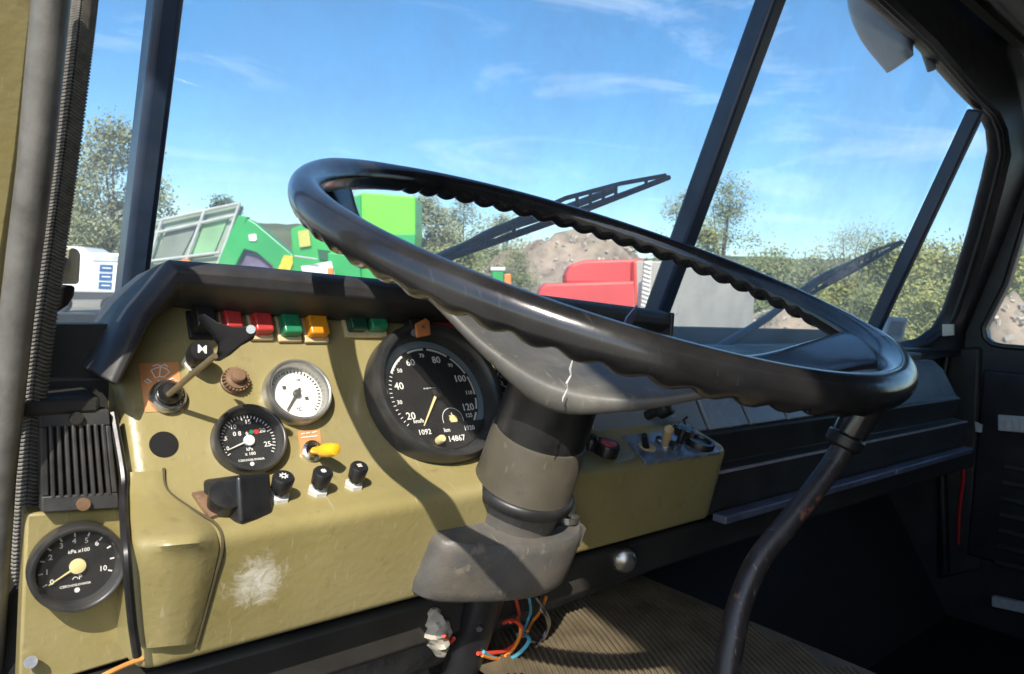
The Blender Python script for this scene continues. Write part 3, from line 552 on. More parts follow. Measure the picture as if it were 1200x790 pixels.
b.add([V((X1, y+.014, z)) for y, z in [(PY0(-.08), -.08)]+pf[1:]]+[V((X1, y+.03 if z > -.13 else .66, z)) for y, z in [(PY0(-.08), -.08)]+pf[1:]], [(j, j+1, m_+j+1, m_+j) for j in range(m_-1)])
b.add([V((X2, y+.003, z)) for y, z in pf]+[V((X2, .66, z)) for y, z in pf], [(j, j+1, m_+j+1, m_+j) for j in range(m_-1)])
face = dpar(b.build('face_panel', OLIVE, None, ang=60))
scr = at(305, 682, V((0, -1, .3)), -(le.y)*1+.3*(le.z)*1)   # worn patch on the front face
fn = V((0, -(fb[1]-le.z), (fb[0]-le.y))).normalized(); fd = fn.dot(V((0, le.y, le.z)))
def F(px, py, h=0):
    n_ = fn if fn.y < 0 else -fn; d_ = n_.dot(V((0, le.y, le.z))); return at(px, py, n_, d_+h)
q = F(303, 680); add_scratch(OLIVE, q, .042)
# left corner piece: pressed bulge with a seam beside it
def SURF(px, py, h=0):                                  # the pressed sheet itself, h metres proud of it
    best = None; r = ray(px, py)
    for (y0, z0), (y1, z1) in zip(pf[:-1], pf[1:]):
        t_ = V((0, y1-y0, z1-z0)).normalized(); n_ = V((0, t_.z, -t_.y)); n_ = n_ if n_.y < 0 else -n_
        d_ = n_.dot(V((0, y0, z0))); q_ = at(px, py, n_, d_+h); m0, m1 = max(z0, z1)+.0005, min(z0, z1)-.0005
        if m1 <= q_.z <= m0 and (best is None or q_.y < best.y): best = q_
    return best or F(px, py, h)
LE_ = [(148, 551), (148.5, 575), (149.5, 602), (151, 624), (153, 650), (156, 690), (160, 730), (165, 764)]
RE_ = [(192, 549), (196, 574), (226, 597), (254, 615), (261, 640), (251, 682), (240, 722), (230, 758)]
b = MB(); m2 = 15; nn_ = 29; gridp = []
for a_i in range(nn_):
    t_ = a_i/(nn_-1)*7; k = min(int(t_), 6); f_ = t_-k
    lx, ly = [LE_[k][c_]*(1-f_)+LE_[k+1][c_]*f_ for c_ in (0, 1)]; rx_, ry_ = [RE_[k][c_]*(1-f_)+RE_[k+1][c_]*f_ for c_ in (0, 1)]
    amp_ = .0012+.006*min(1, max(0, (a_i-6)/8))*(1-.35*max(0, (a_i-14)/14)); row = []
    for u_i in range(m2):
        u_ = u_i/(m2-1); hh = .0012+amp_*min(1, u_/.45)*min(1, (1-u_)/.22)**.8
        row.append(SURF(lx+(rx_-lx)*u_, ly+(ry_-ly)*u_, hh))
    gridp.append([row[0]+V((0, .014, 0))]+row)
m2 += 1; b.add([p_ for r_ in gridp for p_ in r_], [(i_*m2+j_, i_*m2+j_+1, (i_+1)*m2+j_+1, (i_+1)*m2+j_) for i_ in range(nn_-1) for j_ in range(m2-1)])
q0 = [g_[1] for g_ in gridp[::4]]
cpo = b.build('corner_piece', OLIVE, None, ang=80, label='angular olive left corner piece of the dashboard'); dpar(cpo)
sm_ = cpo.modifiers.new('smooth', 'SMOOTH'); sm_.iterations = 6; sm_.factor = .5
DKOL = mat('seam_grime', (.07, .055, .025), .8)
dpar(MB().tube(smooth_path([SURF(x_, y_, .0012) for x_, y_ in RE_], 5), .0011, 6).build('seam', DKOL))
dpar(MB().tube(smooth_path([P(132, 484, .006)]+[p_+V((-.003, -.004, 0)) for p_ in q0], 6), .0028, 8).build('edge_rubber', BLACK, None, label='thin black rubber edging down the left side'))
dpar(MB().cyl(P(192, 521)-PN*.004, P(192, 521)+PN*.0006, .0098, seg=24).build('empty_hole', HOLEM, None, label='round empty hole in the olive panel'))

# black hood over the cluster
HY = .562
hpx = [(112, 456), (160, 385), (208, 322), (300, 327), (400, 336), (480, 343), (640, 357), (786, 374)]
fr0 = [aty(x, y, HY) for x, y in hpx]
fr0[0] = P(133, 449, .036); fr0[1] = P(171, 368, .036); fr0[2] = aty(208, 320, HY); dirn = V((0, 1, .05))
def off(i, a):                                          # outward normal of the frame outline
    p0 = fr0[max(i-1, 0)]; p1 = fr0[min(i+1, len(fr0)-1)]; tt = (p1-p0).normalized(); nn = V((0, -1, 0)).cross(tt).normalized()
    return nn*a if nn.z > 0 else -nn*a
b = MB(); ringsH = []
for i, p_ in enumerate(fr0):
    up = off(i, 1.0); fi = (.35, .5, .9)[i] if i < 3 else 1
    back = V((0, .10, -.01 if i > 1 else 0))
    ringsH.append([p_+up*.006+V((0, .004, 0)), p_+up*.002, p_-up*.008*fi+V((0, .0, 0)), p_-up*.013*fi+V((0, .006, 0)), p_-up*.024*fi+V((0, .030, -.004*fi)), p_-up*.028*fi+V((0, .05, -.004*fi)), p_+back-up*.01, p_+back+up*.008, p_+up*.010+V((0, .012, 0))])
b.rings(ringsH)
dpar(b.build('hood', HOODM, None, ang=42, bevel=.0015, label='black padded hood over the gauge panel'))
e1 = fr0[-1]; dpar(MB().prism([e1+V((0, -.002, .008)), e1+V((.003, .08, .008)), e1+V((.003, .08, -.05)), e1+V((0, -.002, -.05))], V((.006, 0, 0))).build('hood_end', HOODM, None, bevel=.002))
# top of the dash back to the windscreen
b = MB(); b.prism([V((X1-.3, .60, -.075)), V((X1-.3, .60, -.3)), V((X1-.3, .95, -.3)), V((X1-.3, .95, -.085)), V((X1-.3, .81, -.078))], V((1.85, 0, 0))); b.prism([V((1.676, .70, -.077)), V((1.676, .70, -.3)), V((1.676, .95, -.3)), V((1.676, .95, -.085)), V((1.676, .81, -.079))], V((.43, 0, 0))); dpar(b.build('top_shelf', DARK, None, bevel=.004))

# push buttons
def panbox(px, py, wpx, hpx_, h, name, m, label=None, bev=.0018, tilt=0):
    c0 = P(px, py); sx = (P(px+wpx/2, py)-P(px-wpx/2, py)).length*.97; sy = abs((P(px, py+hpx_/2)-P(px, py-hpx_/2)).dot(PT))
    M = frame(c0+PN*(h/2), PN); o = MB().box((0, 0, 0), (sx, sy, h)).build(name, m, None, bevel=bev, seg=3, label=label, M=None)
    o.matrix_world = M; o.parent = dash; o.matrix_parent_inverse = Matrix.Translation(-dash.location); return o
for px, py, m, lab, wd, ht in ((234, 381, BLACK, 'large black button', 27, 28), (268, 380, RED, 'red button behind the lever paddle', 23, 25), (303, 383, RED, 'red button beside the green one', 24, 27), (336, 385, GREENP, 'green button between red and amber', 24, 27), (367, 386, AMBER, 'amber button', 25, 27), (413, 381, DGREEN, 'dark green button in the shade', 22, 24), (437, 382, GREENP, 'green button near the big dial', 22, 22)):
    base = panbox(px, py+1.5, wd+4, ht+4, .004, 'button_bezel', m if m in (BLACK,) else NICOT, bev=.001)
    bb = panbox(px, py, wd-2, ht-2, .0135 if m is not BLACK else .018, 'push_button', m, lab, .0022)
# gauges -----------------------------------------------------------------
def local(o, parent): o.parent = parent; return o
def gauge(name, c, n_, rr, bez, dialm, label, h=.012, roll=0):
    M = frame(c, n_, V((math.cos(R(roll)), 0, -math.sin(R(roll)))))
    g = MB().lathe([(rr*.70, -.002), (rr*1.0, -.002), (rr*1.0, h*.55), (rr*.985, h*.85), (rr*.95, h), (rr*.90, h*1.0), (rr*.86, h*.90), (rr*.82, h*.45), (rr*.81, h*.2), (rr*.80, h*.1)], 64, caps=False).build(name, bez, None, ang=50, label=label)
    g.matrix_world = M; g.parent = dash; g.matrix_parent_inverse = Matrix.Translation(-dash.location)
    dl = MB().lathe([(0.0001, .0), (rr*.83, .0), (rr*.83, h*.12), (0.0001, h*.12)], 48).build('dial', dialm, g)
    gl = MB().lathe([(0.0001, h*.66), (rr*.86, h*.66), (rr*.86, h*.70), (0.0001, h*.70)], 48).build('glass', DGLASS, g)
    return g
def ticks(g, rr, a0, a1, n, r0, r1, wd, m, z, name='scale_marks', every=0):
    b = MB()
    for k in range(n):
        a = R(a0+(a1-a0)*k/(n-1)); q0_ = r0 if not every or k % every else r0-.06
        u = V((math.sin(a), math.cos(a), 0)); s_ = V((u.y, -u.x, 0))
        p0, p1 = u*rr*q0_, u*rr*r1; wv = s_*rr*wd
        b.prism([p0-wv+V((0, 0, z)), p0+wv+V((0, 0, z)), p1+wv+V((0, 0, z)), p1-wv+V((0, 0, z))], V((0, 0, .0003)))
    return b.build(name, m, g, smooth=False)
def needle(g, rr, a, ln, m, z, tail=.12, wd=.035, hub=.11, hubm=None):
    u = V((math.sin(R(a)), math.cos(R(a)), 0)); s_ = V((u.y, -u.x, 0)); Z = V((0, 0, z))
    MB().prism([Z-u*rr*tail-s_*rr*wd, Z-u*rr*tail+s_*rr*wd, Z+u*rr*ln+s_*rr*wd*.35, Z+u*rr*ln-s_*rr*wd*.35], V((0, 0, .0006))).build('needle', m, g, smooth=False)
    MB().lathe([(rr*hub, z-.001), (rr*hub, z+.0012), (rr*hub*.6, z+.0018), (0.0001, z+.0018)], 24).build('needle_hub', hubm or m, g)
def pol(r_, a): return r_*math.sin(R(a)), r_*math.cos(R(a))
BEZB = mat('black_bezel', (.03, .03, .031), .33, var=.3, vs=60, dust=(.09, .085, .07), dustamt=.25, ds=40); BEZG = mat('grey_metal_bezel', (.36, .36, .34), .36, metal=.75, var=.25, vs=60, dust=(.4, .38, .33), dustamt=.4, ds=60)
# white-faced gauge
g = gauge('white_gauge', P(346, 463), PN, .0279, BEZG, DIALW, 'white faced round gauge with grey metal rim', .013)
ticks(g, .0288, -20, 135, 19, .66, .74, .018, DARKN, .0020); ticks(g, .0288, -62, -26, 5, .68, .73, .012, DARKN, .0020)
needle(g, .0288, 218, .62, DARKN, .0034, .20, .04, .11)
text_mesh([('°C', 0, -.0135, .0042, 0), ('■', -.009, .006, .004, 0), ('■', .0085, -.0045, .004, 0), ('120', .004, .0125, .0028, 0)], 'lettering', DARKN, g, Matrix.Translation((0, 0, .0019)))
# left black pressure gauge on the panel: two scales
rr = .0278
g = gauge('pressure_gauge', P(290, 518), PN, rr, BEZB, DIALB, 'black double scale pressure gauge on the olive panel', .012)
ticks(g, rr, -120, 120, 33, .68, .76, .012, NEEDLEW, .0018, every=5)
text_mesh([('5', *pol(rr*.60, -78), .0042, 0), ('10', *pol(rr*.56, -38), .0052, 0), ('15', *pol(rr*.56, 8), .0052, 0), ('20', *pol(rr*.52, 58), .0052, 0), ('25', *pol(rr*.54, 105), .0058, 0), ('0', *pol(rr*.60, -105), .0042, 0), ('0 8', -.0075, .0065, .0050, 0), ('6', .0, .0065, .0045, 0),
           ('kPa', 0, -.0065, .0036, 0), ('x 100', 0, -.0102, .0036, 0), ('CZECHOSLOVAKIA', 0, -.0150, .0023, 0), ('◉', 0, -.0185, .004, 0)], 'lettering', NEEDLEW, g, Matrix.Translation((0, 0, .0018)))
b = MB().lathe([(.0022, .0016), (.0022, .0021), (.0001, .0021)], 16); o = b.build('red_mark', RED, g); o.location = (.0075, .0072, 0)
b = MB().lathe([(.0018, .0016), (.0018, .0021), (.0001, .0021)], 16); o = b.build('green_mark', GREENP, g); o.location = (.0035, .0072, 0)
needle(g, rr, 250, .66, NEEDLEW, .0034, .1, .025, .15, NEEDLEW)
# far-left gauge on the side panel
SPY = .552
rl = .0290
sidep = thing('side_panel', 'small olive side panel with round gauge and black air vent left of the dashboard', 'panel', (.07, .56, -.3))
g2c = aty(90, 662, SPY)
olv = MB().prism([aty(30, 602, SPY+.006), aty(147, 596, SPY+.006), aty(166, 768, SPY+.006), aty(60, 800, SPY+.006), aty(20, 850, SPY+.006)], V((0, .02, 0))).build('plate', OLIVE, None, bevel=.002); par(olv, sidep)
par(MB().prism([aty(20, 380, SPY+.05), aty(150, 380, SPY+.05), aty(165, 600, SPY+.05), aty(20, 620, SPY+.05)], V((0, .02, 0))).build('dark_backing', DARK, None), sidep)
par(MB().box(aty(70, 470, SPY+.02)-V((.03, 0, -.0)), (.10, .05, .012)).build('shelf_edge', DARK, None, bevel=.003), sidep)
g = gauge('pressure_gauge', g2c, V((-.03, -1, .08)), rl, BEZB, DIALB, 'black pressure gauge with cream needle', .013)
g.parent = sidep; g.matrix_parent_inverse = Matrix.Translation(-sidep.location)
tk = [(-138+18.4*k) for k in range(0)]
ticks(g, rl, -118, 110, 11, .68, .77, .016, NEEDLEW, .0018)
text_mesh([('0', *pol(rl*.58, -120), .0050, 0), ('1', *pol(rl*.60, -94), .0050, 0), ('2', *pol(rl*.60, -62), .0050, 0), ('3', *pol(rl*.60, -32), .0050, 0), ('4', *pol(rl*.58, -6), .0050, 0), ('5', *pol(rl*.58, 19), .0050, 0), ('6', *pol(rl*.60, 42), .0050, 0), ('10', *pol(rl*.56, 108), .0050, 0),
           ('kPa x100', .001, .0098, .0035, 0), ('⌒P', 0, -.0082, .0043, 0), ('CZECHOSLOVAKIA', -.001, -.0130, .0021, 0), ('◉', 0, -.0168, .004, 0)], 'lettering', NEEDLEW, g, Matrix.Translation((0, 0, .0018)))
needle(g, rl, 240, .66, NEEDLE, .0034, .1, .025, .17, NEEDLE)
# vent grille
vent = [aty(*q, SPY-.004) for q in ((46, 482), (128, 480), (140, 596), (49, 601))]
vf = MB()
def bil(u, v, h=0): return vent[0].lerp(vent[1], u).lerp(vent[3].lerp(vent[2], u), v)-V((0, h, 0))
for (u0, u1, v0, v1) in ((0, 1, 0, .16), (0, 1, .84, 1), (0, .10, .16, .84), (.92, 1, .16, .84)):
    vf.prism([bil(u0, v0), bil(u1, v0), bil(u1, v1), bil(u0, v1)], V((0, .014, 0)))
VM = mat('vent_plastic', (.035, .036, .038), .5, var=.25, vs=60, dust=(.12, .11, .09), dustamt=.35, ds=30)
vo = vf.build('vent_grille', VM, None, bevel=.001, label='black slatted air vent above the left gauge'); par(vo, sidep)
for k in range(8):
    u = .15+k*.105; s_ = MB().prism([bil(u-.030, .14, .0003), bil(u+.030, .14, .0003), bil(u+.030, .86, .0003), bil(u-.030, .86, .0003)], V((0, .006, 0))).build('slat', VM, None, bevel=.0008)
    s_.parent = vo; s_.matrix_parent_inverse = Matrix.Translation(-sidep.location) if False else Matrix.Identity(4)
for (u, v) in ((.5, .07), (.52, .93)):
    s_ = MB().cyl(bil(u, v, .0005), bil(u, v, .003), .0042, seg=16).build('screw', BROWNM if v > .5 else DARK, None); s_.parent = vo; s_.matrix_parent_inverse = Matrix.Identity(4)
par(MB().cyl(aty(36, 776, SPY), aty(36, 776, SPY-.004), .004, seg=14).build('screw', STEEL), sidep)
# speedometer
rs = .0695
SPN = PN
g = gauge('speedometer', P(507, 464, .004), SPN, rs, BEZB, DIALG, 'large black speedometer with white figures to 120', .022, roll=0)
dl = MB().lathe([(0.0001, .001), (rs*.70, .001), (rs*.70, .0034), (0.0001, .0034)], 64).build('inner_dial', DIALB, g)
z = .0036; sp_ = []
def spa(v): return -122+(v-20)*(122+114)/100+ -0
arc = MB()
for v0, v1 in ((46, 58), (62, 72), (74, 86), (88, 99), (101, 111), (113, 119), (121, 126)):
    k = 8; vs = []
    for i in range(k+1):
        a = spa(v0+(v1-v0)*i/k); vs += [V((*pol(rs*.655, a), z)), V((*pol(rs*.685, a), z))]
    b0 = len(arc.v); arc.add(vs, [(2*i, 2*i+1, 2*i+3, 2*i+2) for i in range(k)])
arc.build('scale_arc', NEEDLEW, g, smooth=False)
items = []
for v in (20, 40, 60, 80, 100, 120): items.append((str(v), *pol(rs*.535, spa(v)), .0098, 0))
for v in (10, 30, 50, 70, 90, 110, 125): items.append((str(v), *pol(rs*.575, spa(v)), .0056, 0))
items += [('km/h', -.0248, -.0248, .0055, 0)]
text_mesh(items, 'lettering', NEEDLEW, g, Matrix.Translation((0, 0, z)))
text_mesh([('⊶', -.008, .006, .006, 0), ('━━', 0, .0062, .005, 0)], 'centre_mark', PRINTG, g, Matrix.Translation((0, 0, z)))
ticks(g, rs, -142, -40, 21, .645, .685, .005, NEEDLEW, z, 'fine_marks')
needle(g, rs, 217, .56, NEEDLE, .0075, .02, .02, .07, DIALB)
sub = MB(); k = 40
for i in range(k):
    a0, a1 = 2*math.pi*i/k, 2*math.pi*(i+1)/k; c_ = V((.013, -.026, z)); r0_, r1_ = .0112, .0118
    sub.add([c_+V((math.cos(a0)*r0_, math.sin(a0)*r0_, 0)), c_+V((math.cos(a0)*r1_, math.sin(a0)*r1_, 0)), c_+V((math.cos(a1)*r1_, math.sin(a1)*r1_, 0)), c_+V((math.cos(a1)*r0_, math.sin(a1)*r0_, 0))], [(0, 1, 2, 3)])
sub.build('clock_ring', NEEDLEW, g, smooth=False)
o = MB().lathe([(.0042, z), (.0042, z+.001), (.0001, z+.001)], 20).build('clock_hub', NEEDLE, g); o.location = (.013, -.026, 0)
text_mesh([('Y', .013, -.0235, .009, 40)], 'clock_hands', NEEDLE, g, Matrix.Translation((0, 0, z+.0005)))
# lower black mask with counters
mk = MB(); kk = 22; ch = -.0345; vs = [V((rs*.80*math.sin(R(a)), rs*.80*math.cos(R(a)), 0)) for a in [122+(116)*i/kk for i in range(kk+1)]]
mk.prism([V((v_.x, v_.y, .0036)) for v_ in vs], V((0, 0, .0032))); mk.build('counter_mask', BLACK, g, bevel=.0006)
text_mesh([('1092', -.0238, -.0368, .007, 0), ('km', .0005, -.0368, .0056, 0), ('1920', .026, -.0368, .0064, 0), ('14867', .0085, -.0457, .0078, 0)], 'counter_figures', NEEDLEW, g, Matrix.Translation((0, 0, .0069)))
for k in range(5): MB().box((-.0018+.0049*k, -.0457, .0064), (.0044, .0086, .0006)).build('counter_drum', DIALB, g)
kn = MB().lathe([(.0038, .006), (.0038, .013), (.003, .0145), (.0001, .0145)], 18).build('reset_knob', NEEDLE, g); kn.location = (-.0117, -.0462, 0)
lug = MB().box((-.012, .0645, .016), (.013, .012, .012)).build('upper_lug', BLACK, g, bevel=.002)
# orange key tab and red lens over the speedometer
o = panbox(511, 382, 26, 18, .012, 'tell_tale_lens', RED, 'red lens partly hidden behind the wheel', .002)
tabp = [P(*q, .034) for q in ((487, 379), (499, 372), (504, 376), (505, 392), (489, 395))]
dpar(MB().prism(tabp, PN*-.003).build('key_tab', mat('orange_plastic', (.62, .20, .06), .45, var=.15), None, bevel=.001, label='orange plastic key tab at the top of the speedometer'))
dpar(MB().cyl(P(496, 383, .0345), P(496, 383, .0355), .0016, seg=12).build('key_hole', DARK)); dpar(MB().tube([P(486, 392, .0), P(486, 390, .03)], .0035, 12).build('key_stem', BLACK))
# gauge partly hidden behind the hub
g = gauge('small_gauge', P(604, 462), PN, .036, BEZB, DIALB, 'small black gauge half hidden behind the steering hub', .013)
ticks(g, .036, -150, 20, 16, .62, .72, .014, NEEDLEW, .0018, every=3)
text_mesh([('0', *pol(.018, -90), .0058, 0), ('4', *pol(.019, -50), .0058, 0), ('8', *pol(.019, -15), .0058, 0)], 'lettering', NEEDLEW, g, Matrix.Translation((0, 0, .0018))); needle(g, .036, -60, .6, NEEDLEW, .003)

# washer/wiper lever: orange label, metal ring, rod with black paddle
def label_on(px, pts, m, name, label=None, h=.0006): return dpar(MB().prism([P(*q, h) for q in pts], PN*-.0012).build(name, m, None, smooth=False, label=label))
lb = label_on(0, [(162, 426), (209, 424), (216, 481), (170, 483)], ORNG, 'orange_label', 'orange label with white wiper and fan symbols')
def strokes(lst, h, r_, name, m, parent):
    b = MB()
    for s_ in lst: b.tube([P(x, y, h) for x, y in s_], r_, 5)
    o = b.build(name, m); o.parent = parent; o.matrix_parent_inverse = Matrix.Identity(4); return o
strokes([[(177, 434), (183, 431), (189, 430), (195, 432), (199, 436), (192, 442), (187, 441), (182, 443), (177, 434)], [(188, 431), (187, 441)], [(173, 444), (178, 448), (174, 449), (169, 447), (173, 444)], [(197, 446), (203, 443), (207, 446), (202, 449), (197, 446)], [(179, 429), (184, 427), (188, 429), (193, 427), (197, 430)], [(186, 446), (189, 450)]], .0009, .00045, 'printed_symbols', NEEDLEW, lb)
rg = MB().lathe([(.0128, 0), (.0128, .004), (.011, .006), (.009, .006), (.0085, .003), (.0001, .003)], 32).build('lever_ring', CHROME, None); rg.matrix_world = frame(P(196, 466, .001), PN); dpar(rg)
kb = MB().lathe([(.0085, .002), (.0085, .010), (.006, .014), (.0001, .0145)], 24).build('lever_base', BLACK, None); kb.matrix_world = frame(P(196, 466, .001), PN); dpar(kb)
Wl = P(196, 464, .012); LT_ = P(252, 417, .075); PADM = mat('paddle_black', (.008, .008, .009), .3, var=.2)
MTAN = mat('bronze_rod', (.28, .22, .13), .4, metal=.5, var=.2)
lv = MB().tube([Wl, Wl.lerp(LT_, .5)+PN*.002, LT_], .0022, 10).build('lever_rod', MTAN); dpar(lv)
def paddle_h(x, y=392): return .072+.026*((x-235)/60)+.00035*(392-y)
pp = [(233, 368), (240, 367), (255, 377), (275, 383), (296, 381), (301, 385), (300, 392), (285, 400), (272, 411), (260, 418), (252, 418), (256, 408), (257, 400), (250, 388)]
pd_ = MB().prism([P(x, y, paddle_h(x, y)) for x, y in pp], PN*-.004+V((0, 0, -.002))).build('lever_paddle', PADM, None, bevel=.0012, seg=3, label='black fin shaped paddle on the lever'); dpar(pd_)
o = MB().cyl(P(294, 386, .1015), P(294, 386, .103), .003, seg=14).build('paddle_screw', CHROME); dpar(o)
# M knob, ribbed brass knob
def knob(px, py, prof_, m, name, label=None, n_=PN, base=None, seg=28, sup=P):
    o = MB().lathe(prof_, seg).build(name, m, None, ang=50, label=label); o.matrix_world = frame(sup(px, py) if base is None else base, n_); return dpar(o)
knob(226, 426, [(.0088, 0), (.0088, .004), (.006, .0045), (.006, .008)], BEIGE, 'knob_nut', seg=6)
knob(226, 426, [(.0062, .004), (.0062, .012), (.0088, .0125), (.0092, .022), (.0080, .0242), (.0001, .0245)], BLACK, 'knob', 'round black knob marked M')
text_mesh([('M', 0, 0, .0095, -8)], 'letter', NEEDLEW, None, None); mo = bpy.data.objects['letter']; mo.matrix_world = frame(P(226, 426)+PN*.0247, PN); mo.parent = dash; mo.matrix_parent_inverse = Matrix.Translation(-dash.location)
b = MB().lathe([(.0108, 0), (.0108, .003), (.0088, .004), (.0088, .0085), (.0055, .009), (.0055, .013), (.0045, .0142), (.0001, .0145)], 28)
for k in range(22):
    a = 2*math.pi*k/22; b.box((.0096*math.cos(a), .0096*math.sin(a), .0045), (.0016, .0016, .006), Matrix.Rotation(a, 3, 'Z'))
o = b.build('ribbed_knob', BROWNM, None, ang=40, label='small ribbed brown knob'); o.matrix_world = frame(P(274, 448), PN); dpar(o)
# toggle with orange label and yellow lever
lb = label_on(0, [(349, 505), (375, 504), (379, 546), (355, 548)], ORNG, 'orange_label', 'small orange label beside the yellow toggle')
strokes([[(353, 509), (357, 508)], [(359, 508), (363, 507)], [(366, 507), (371, 506)], [(353, 513), (372, 511)], [(358, 543), (376, 541)]], .0009, .0006, 'printed_words', NEEDLEW, lb)
knob(365, 530, [(.0088, 0), (.0088, .004), (.0068, .0055), (.0055, .003), (.0001, .003)], CHROME, 'toggle_ring')
a0 = P(367, 528, .004); a1 = P(394, 527, .030)
dpar(MB().tube([a0, a0.lerp(a1, .30), a0.lerp(a1, .45), a0.lerp(a1, .75), a1, a1+(a1-a0)*.03], [.003, .004, .0058, .0062, .0050, .002], 16, flat=.8).build('yellow_toggle', YELL, None, label='bright yellow toggle lever'))
# block switch on a brown plate
pts = [(226, 576), (258, 572), (272, 600), (243, 606)]
pts = [(225, 577), (262, 571), (284, 592), (246, 606)]
dpar(MB().prism([Lg(x, y, .003) for x, y in pts], LN*-.003).build('switch_plate', BROWNM, None, smooth=False))
sw0 = Lg(272, 592, .004); ax = (LN*.55+PN*.45).normalized()
o = MB().lathe([(.011, 0), (.012, .006), (.012, .012), (.008, .013)], 28).build('switch_collar', BLACK, None); o.matrix_world = frame(Lg(262, 592, .003), ax); dpar(o)
M = frame(P(279, 585, .020), V((.35, -.9, .25)), V((1, .35, -.1)))
o = MB().box((0, 0, 0), (.029, .033, .038)).build('block_switch', BLACK, None, bevel=.003, seg=3, label='black block shaped rotary switch handle'); o.matrix_world = M; dpar(o)
# three small knobs on the ledge
for i, (bx, by, lab, ch_) in enumerate(((326, 584, 'left of the three small black knobs', '☼'), (372, 577, 'middle of the three small black knobs', '※'), (414, 570, 'right of the three small black knobs', '≡'))):
    KN = (LN*.8+PN*.2).normalized(); s_ = 1-.05*i
    knob(bx, by, [(.0085*s_, 0), (.0085*s_, .003), (.006*s_, .0035), (.0045*s_, .006)], PLATE, 'knob_nut', n_=LN, seg=6, sup=Lg)
    o = knob(bx, by, [(.0042*s_, .003), (.0042*s_, .009), (.0074*s_, .0095), (.0080*s_, .019), (.0070*s_, .0205), (.0001, .0205)], BLACK, 'small_knob', lab, n_=KN, sup=Lg)
    t_ = text_mesh([(ch_, 0, 0, .0075, 0)], 'knob_symbol', NEEDLEW, o, Matrix.Translation((0, 0, .0206)))

# right part of the cluster
dpar(MB().prism([P(*q, .001) for q in ((684, 497), (700, 476), (730, 474), (735, 505), (690, 512))], PN*-.003).build('metal_plate', mat('pinkish_metal', (.42, .33, .28), .35, metal=.5, var=.4, vs=50), None, smooth=False, label='worn pinkish metal plate'))
def lk(px, py, h=0): return Lg(px, py, h)
knob(709, 531, [(.0135, 0), (.0135, .010), (.0125, .012), (.010, .012), (.0095, .009), (.0001, .009)], BLACK, 'round_button', 'black round button with red centre', n_=LN, sup=Lg)
o = MB().lathe([(.0095, .0095), (.009, .013), (.004, .0145), (.0001, .0145)], 20).build('red_centre', mat('pink_red', (.55, .08, .08), .35), None); o.matrix_world = frame(Lg(709, 531), LN); dpar(o)
knob(690, 525, [(.008, 0), (.008, .012), (.005, .015), (.0001, .015)], BLACK, 'small_button', n_=LN, sup=Lg)
# switch plate (blue grey) on the ledge
SWP = mat('blue_grey_plate', (.20, .24, .30), .28, metal=.2, var=.2, vs=40)
dpar(MB().prism([Lg(*q, .003) for q in ((729, 510), (812, 503), (845, 529), (757, 541))], LN*-.005).build('switch_plate', SWP, None, bevel=.001, label='blue grey switch plate on the right ledge'))
knob(757, 527, [(.010, .003), (.010, .005), (.006, .0055)], NICOT, 'toggle_base', n_=LN, sup=Lg); dpar(MB().tube([Lg(757, 524, .005), Lg(755, 510, .022)], [.004, .003], 12).build('dark_toggle', BLACK))
knob(779, 523, [(.0125, .003), (.0125, .007), (.008, .009), (.0001, .009)], CHROME, 'toggle_base', n_=LN, sup=Lg); dpar(MB().tube([Lg(779, 520, .008), Lg(784, 503, .032), Lg(785, 500, .034)], [.0042, .0055, .003], 14).build('beige_toggle', NICOT, None, label='worn beige toggle stick'))
b = MB().lathe([(.004, 0), (.004, .010), (.009, .011), (.009, .020), (.0001, .021)], 20)
for k in range(6): a = k*math.pi/3; b.box((.0095*math.cos(a), .0095*math.sin(a), .0155), (.006, .006, .009), Matrix.Rotation(a, 3, 'Z'))
o = b.build('star_knob', BLACK, None, label='black star shaped knob'); o.matrix_world = frame(Lg(796, 519, .003), LN); dpar(o)
knob(818, 524, [(.0175, .003), (.0175, .008), (.0165, .010), (.013, .010), (.012, .007), (.0001, .007)], BLACK, 'round_switch', 'flat round black switch', n_=LN, sup=Lg)
knob(757, 488, [(.006, 0), (.006, .020), (.012, .022), (.012, .036), (.010, .038), (.0001, .038)], BLACK, 'pull_knob', 'black pull knob on the grey fascia')
knob(784, 487, [(.0112, 0), (.0112, .0008), (.0001, .0008)], HOLEM, 'empty_hole')
dpar(MB().tube([P(805, 507, .002), P(801, 492, .004), P(805, 489, .012)], .0018, 8).build('wire_hook', DARK))
# grey fascia panels to the right of the cluster
fx = [(700, 480), (826, 480), (876, 475), (922, 470), (962, 465), (1000, 460), (1040, 455)]
vlinesx = [P(x, y).x for x, y in ((690, 500), (824, 490), (873, 485), (918, 482), (957, 480), (1000, 478), (1050, 474), (1110, 468))]
zt, zbm = P(860, 448).z, P(870, 499).z
def PY(z): return (PD-PN.z*z)/PN.y
for i in range(len(vlinesx)-2):
    x0, x1 = vlinesx[i]+.004, vlinesx[i+1]-.004
    a = [V((x0, PY(zt), zt)), V((x1, PY(zt), zt)), V((x1, PY(zbm), zbm)), V((x0, PY(zbm), zbm))]
    dpar(MB().prism([q+PN*.0022 for q in a], PN*-.006).build('fascia_panel', GREYF, None, bevel=.0015))
MB2 = MB(); yb = PY(zbm)
prR = [(PY(zt)+.02, zt+.015), (PY(zt), zt-.002), (PY(zbm)+.003, zbm), (yb-.006, zbm-.004), (yb+.004, -.205), (yb-.020, -.207), (yb-.018, -.262), (yb+.1, -.266), (.66, zt+.015)]
MB2.prism([V((X2+.0005, y, z)) for y, z in prR], V((1.68-X2, 0, 0))); dpar(MB2.build('right_fascia', DARK, None, bevel=.002))
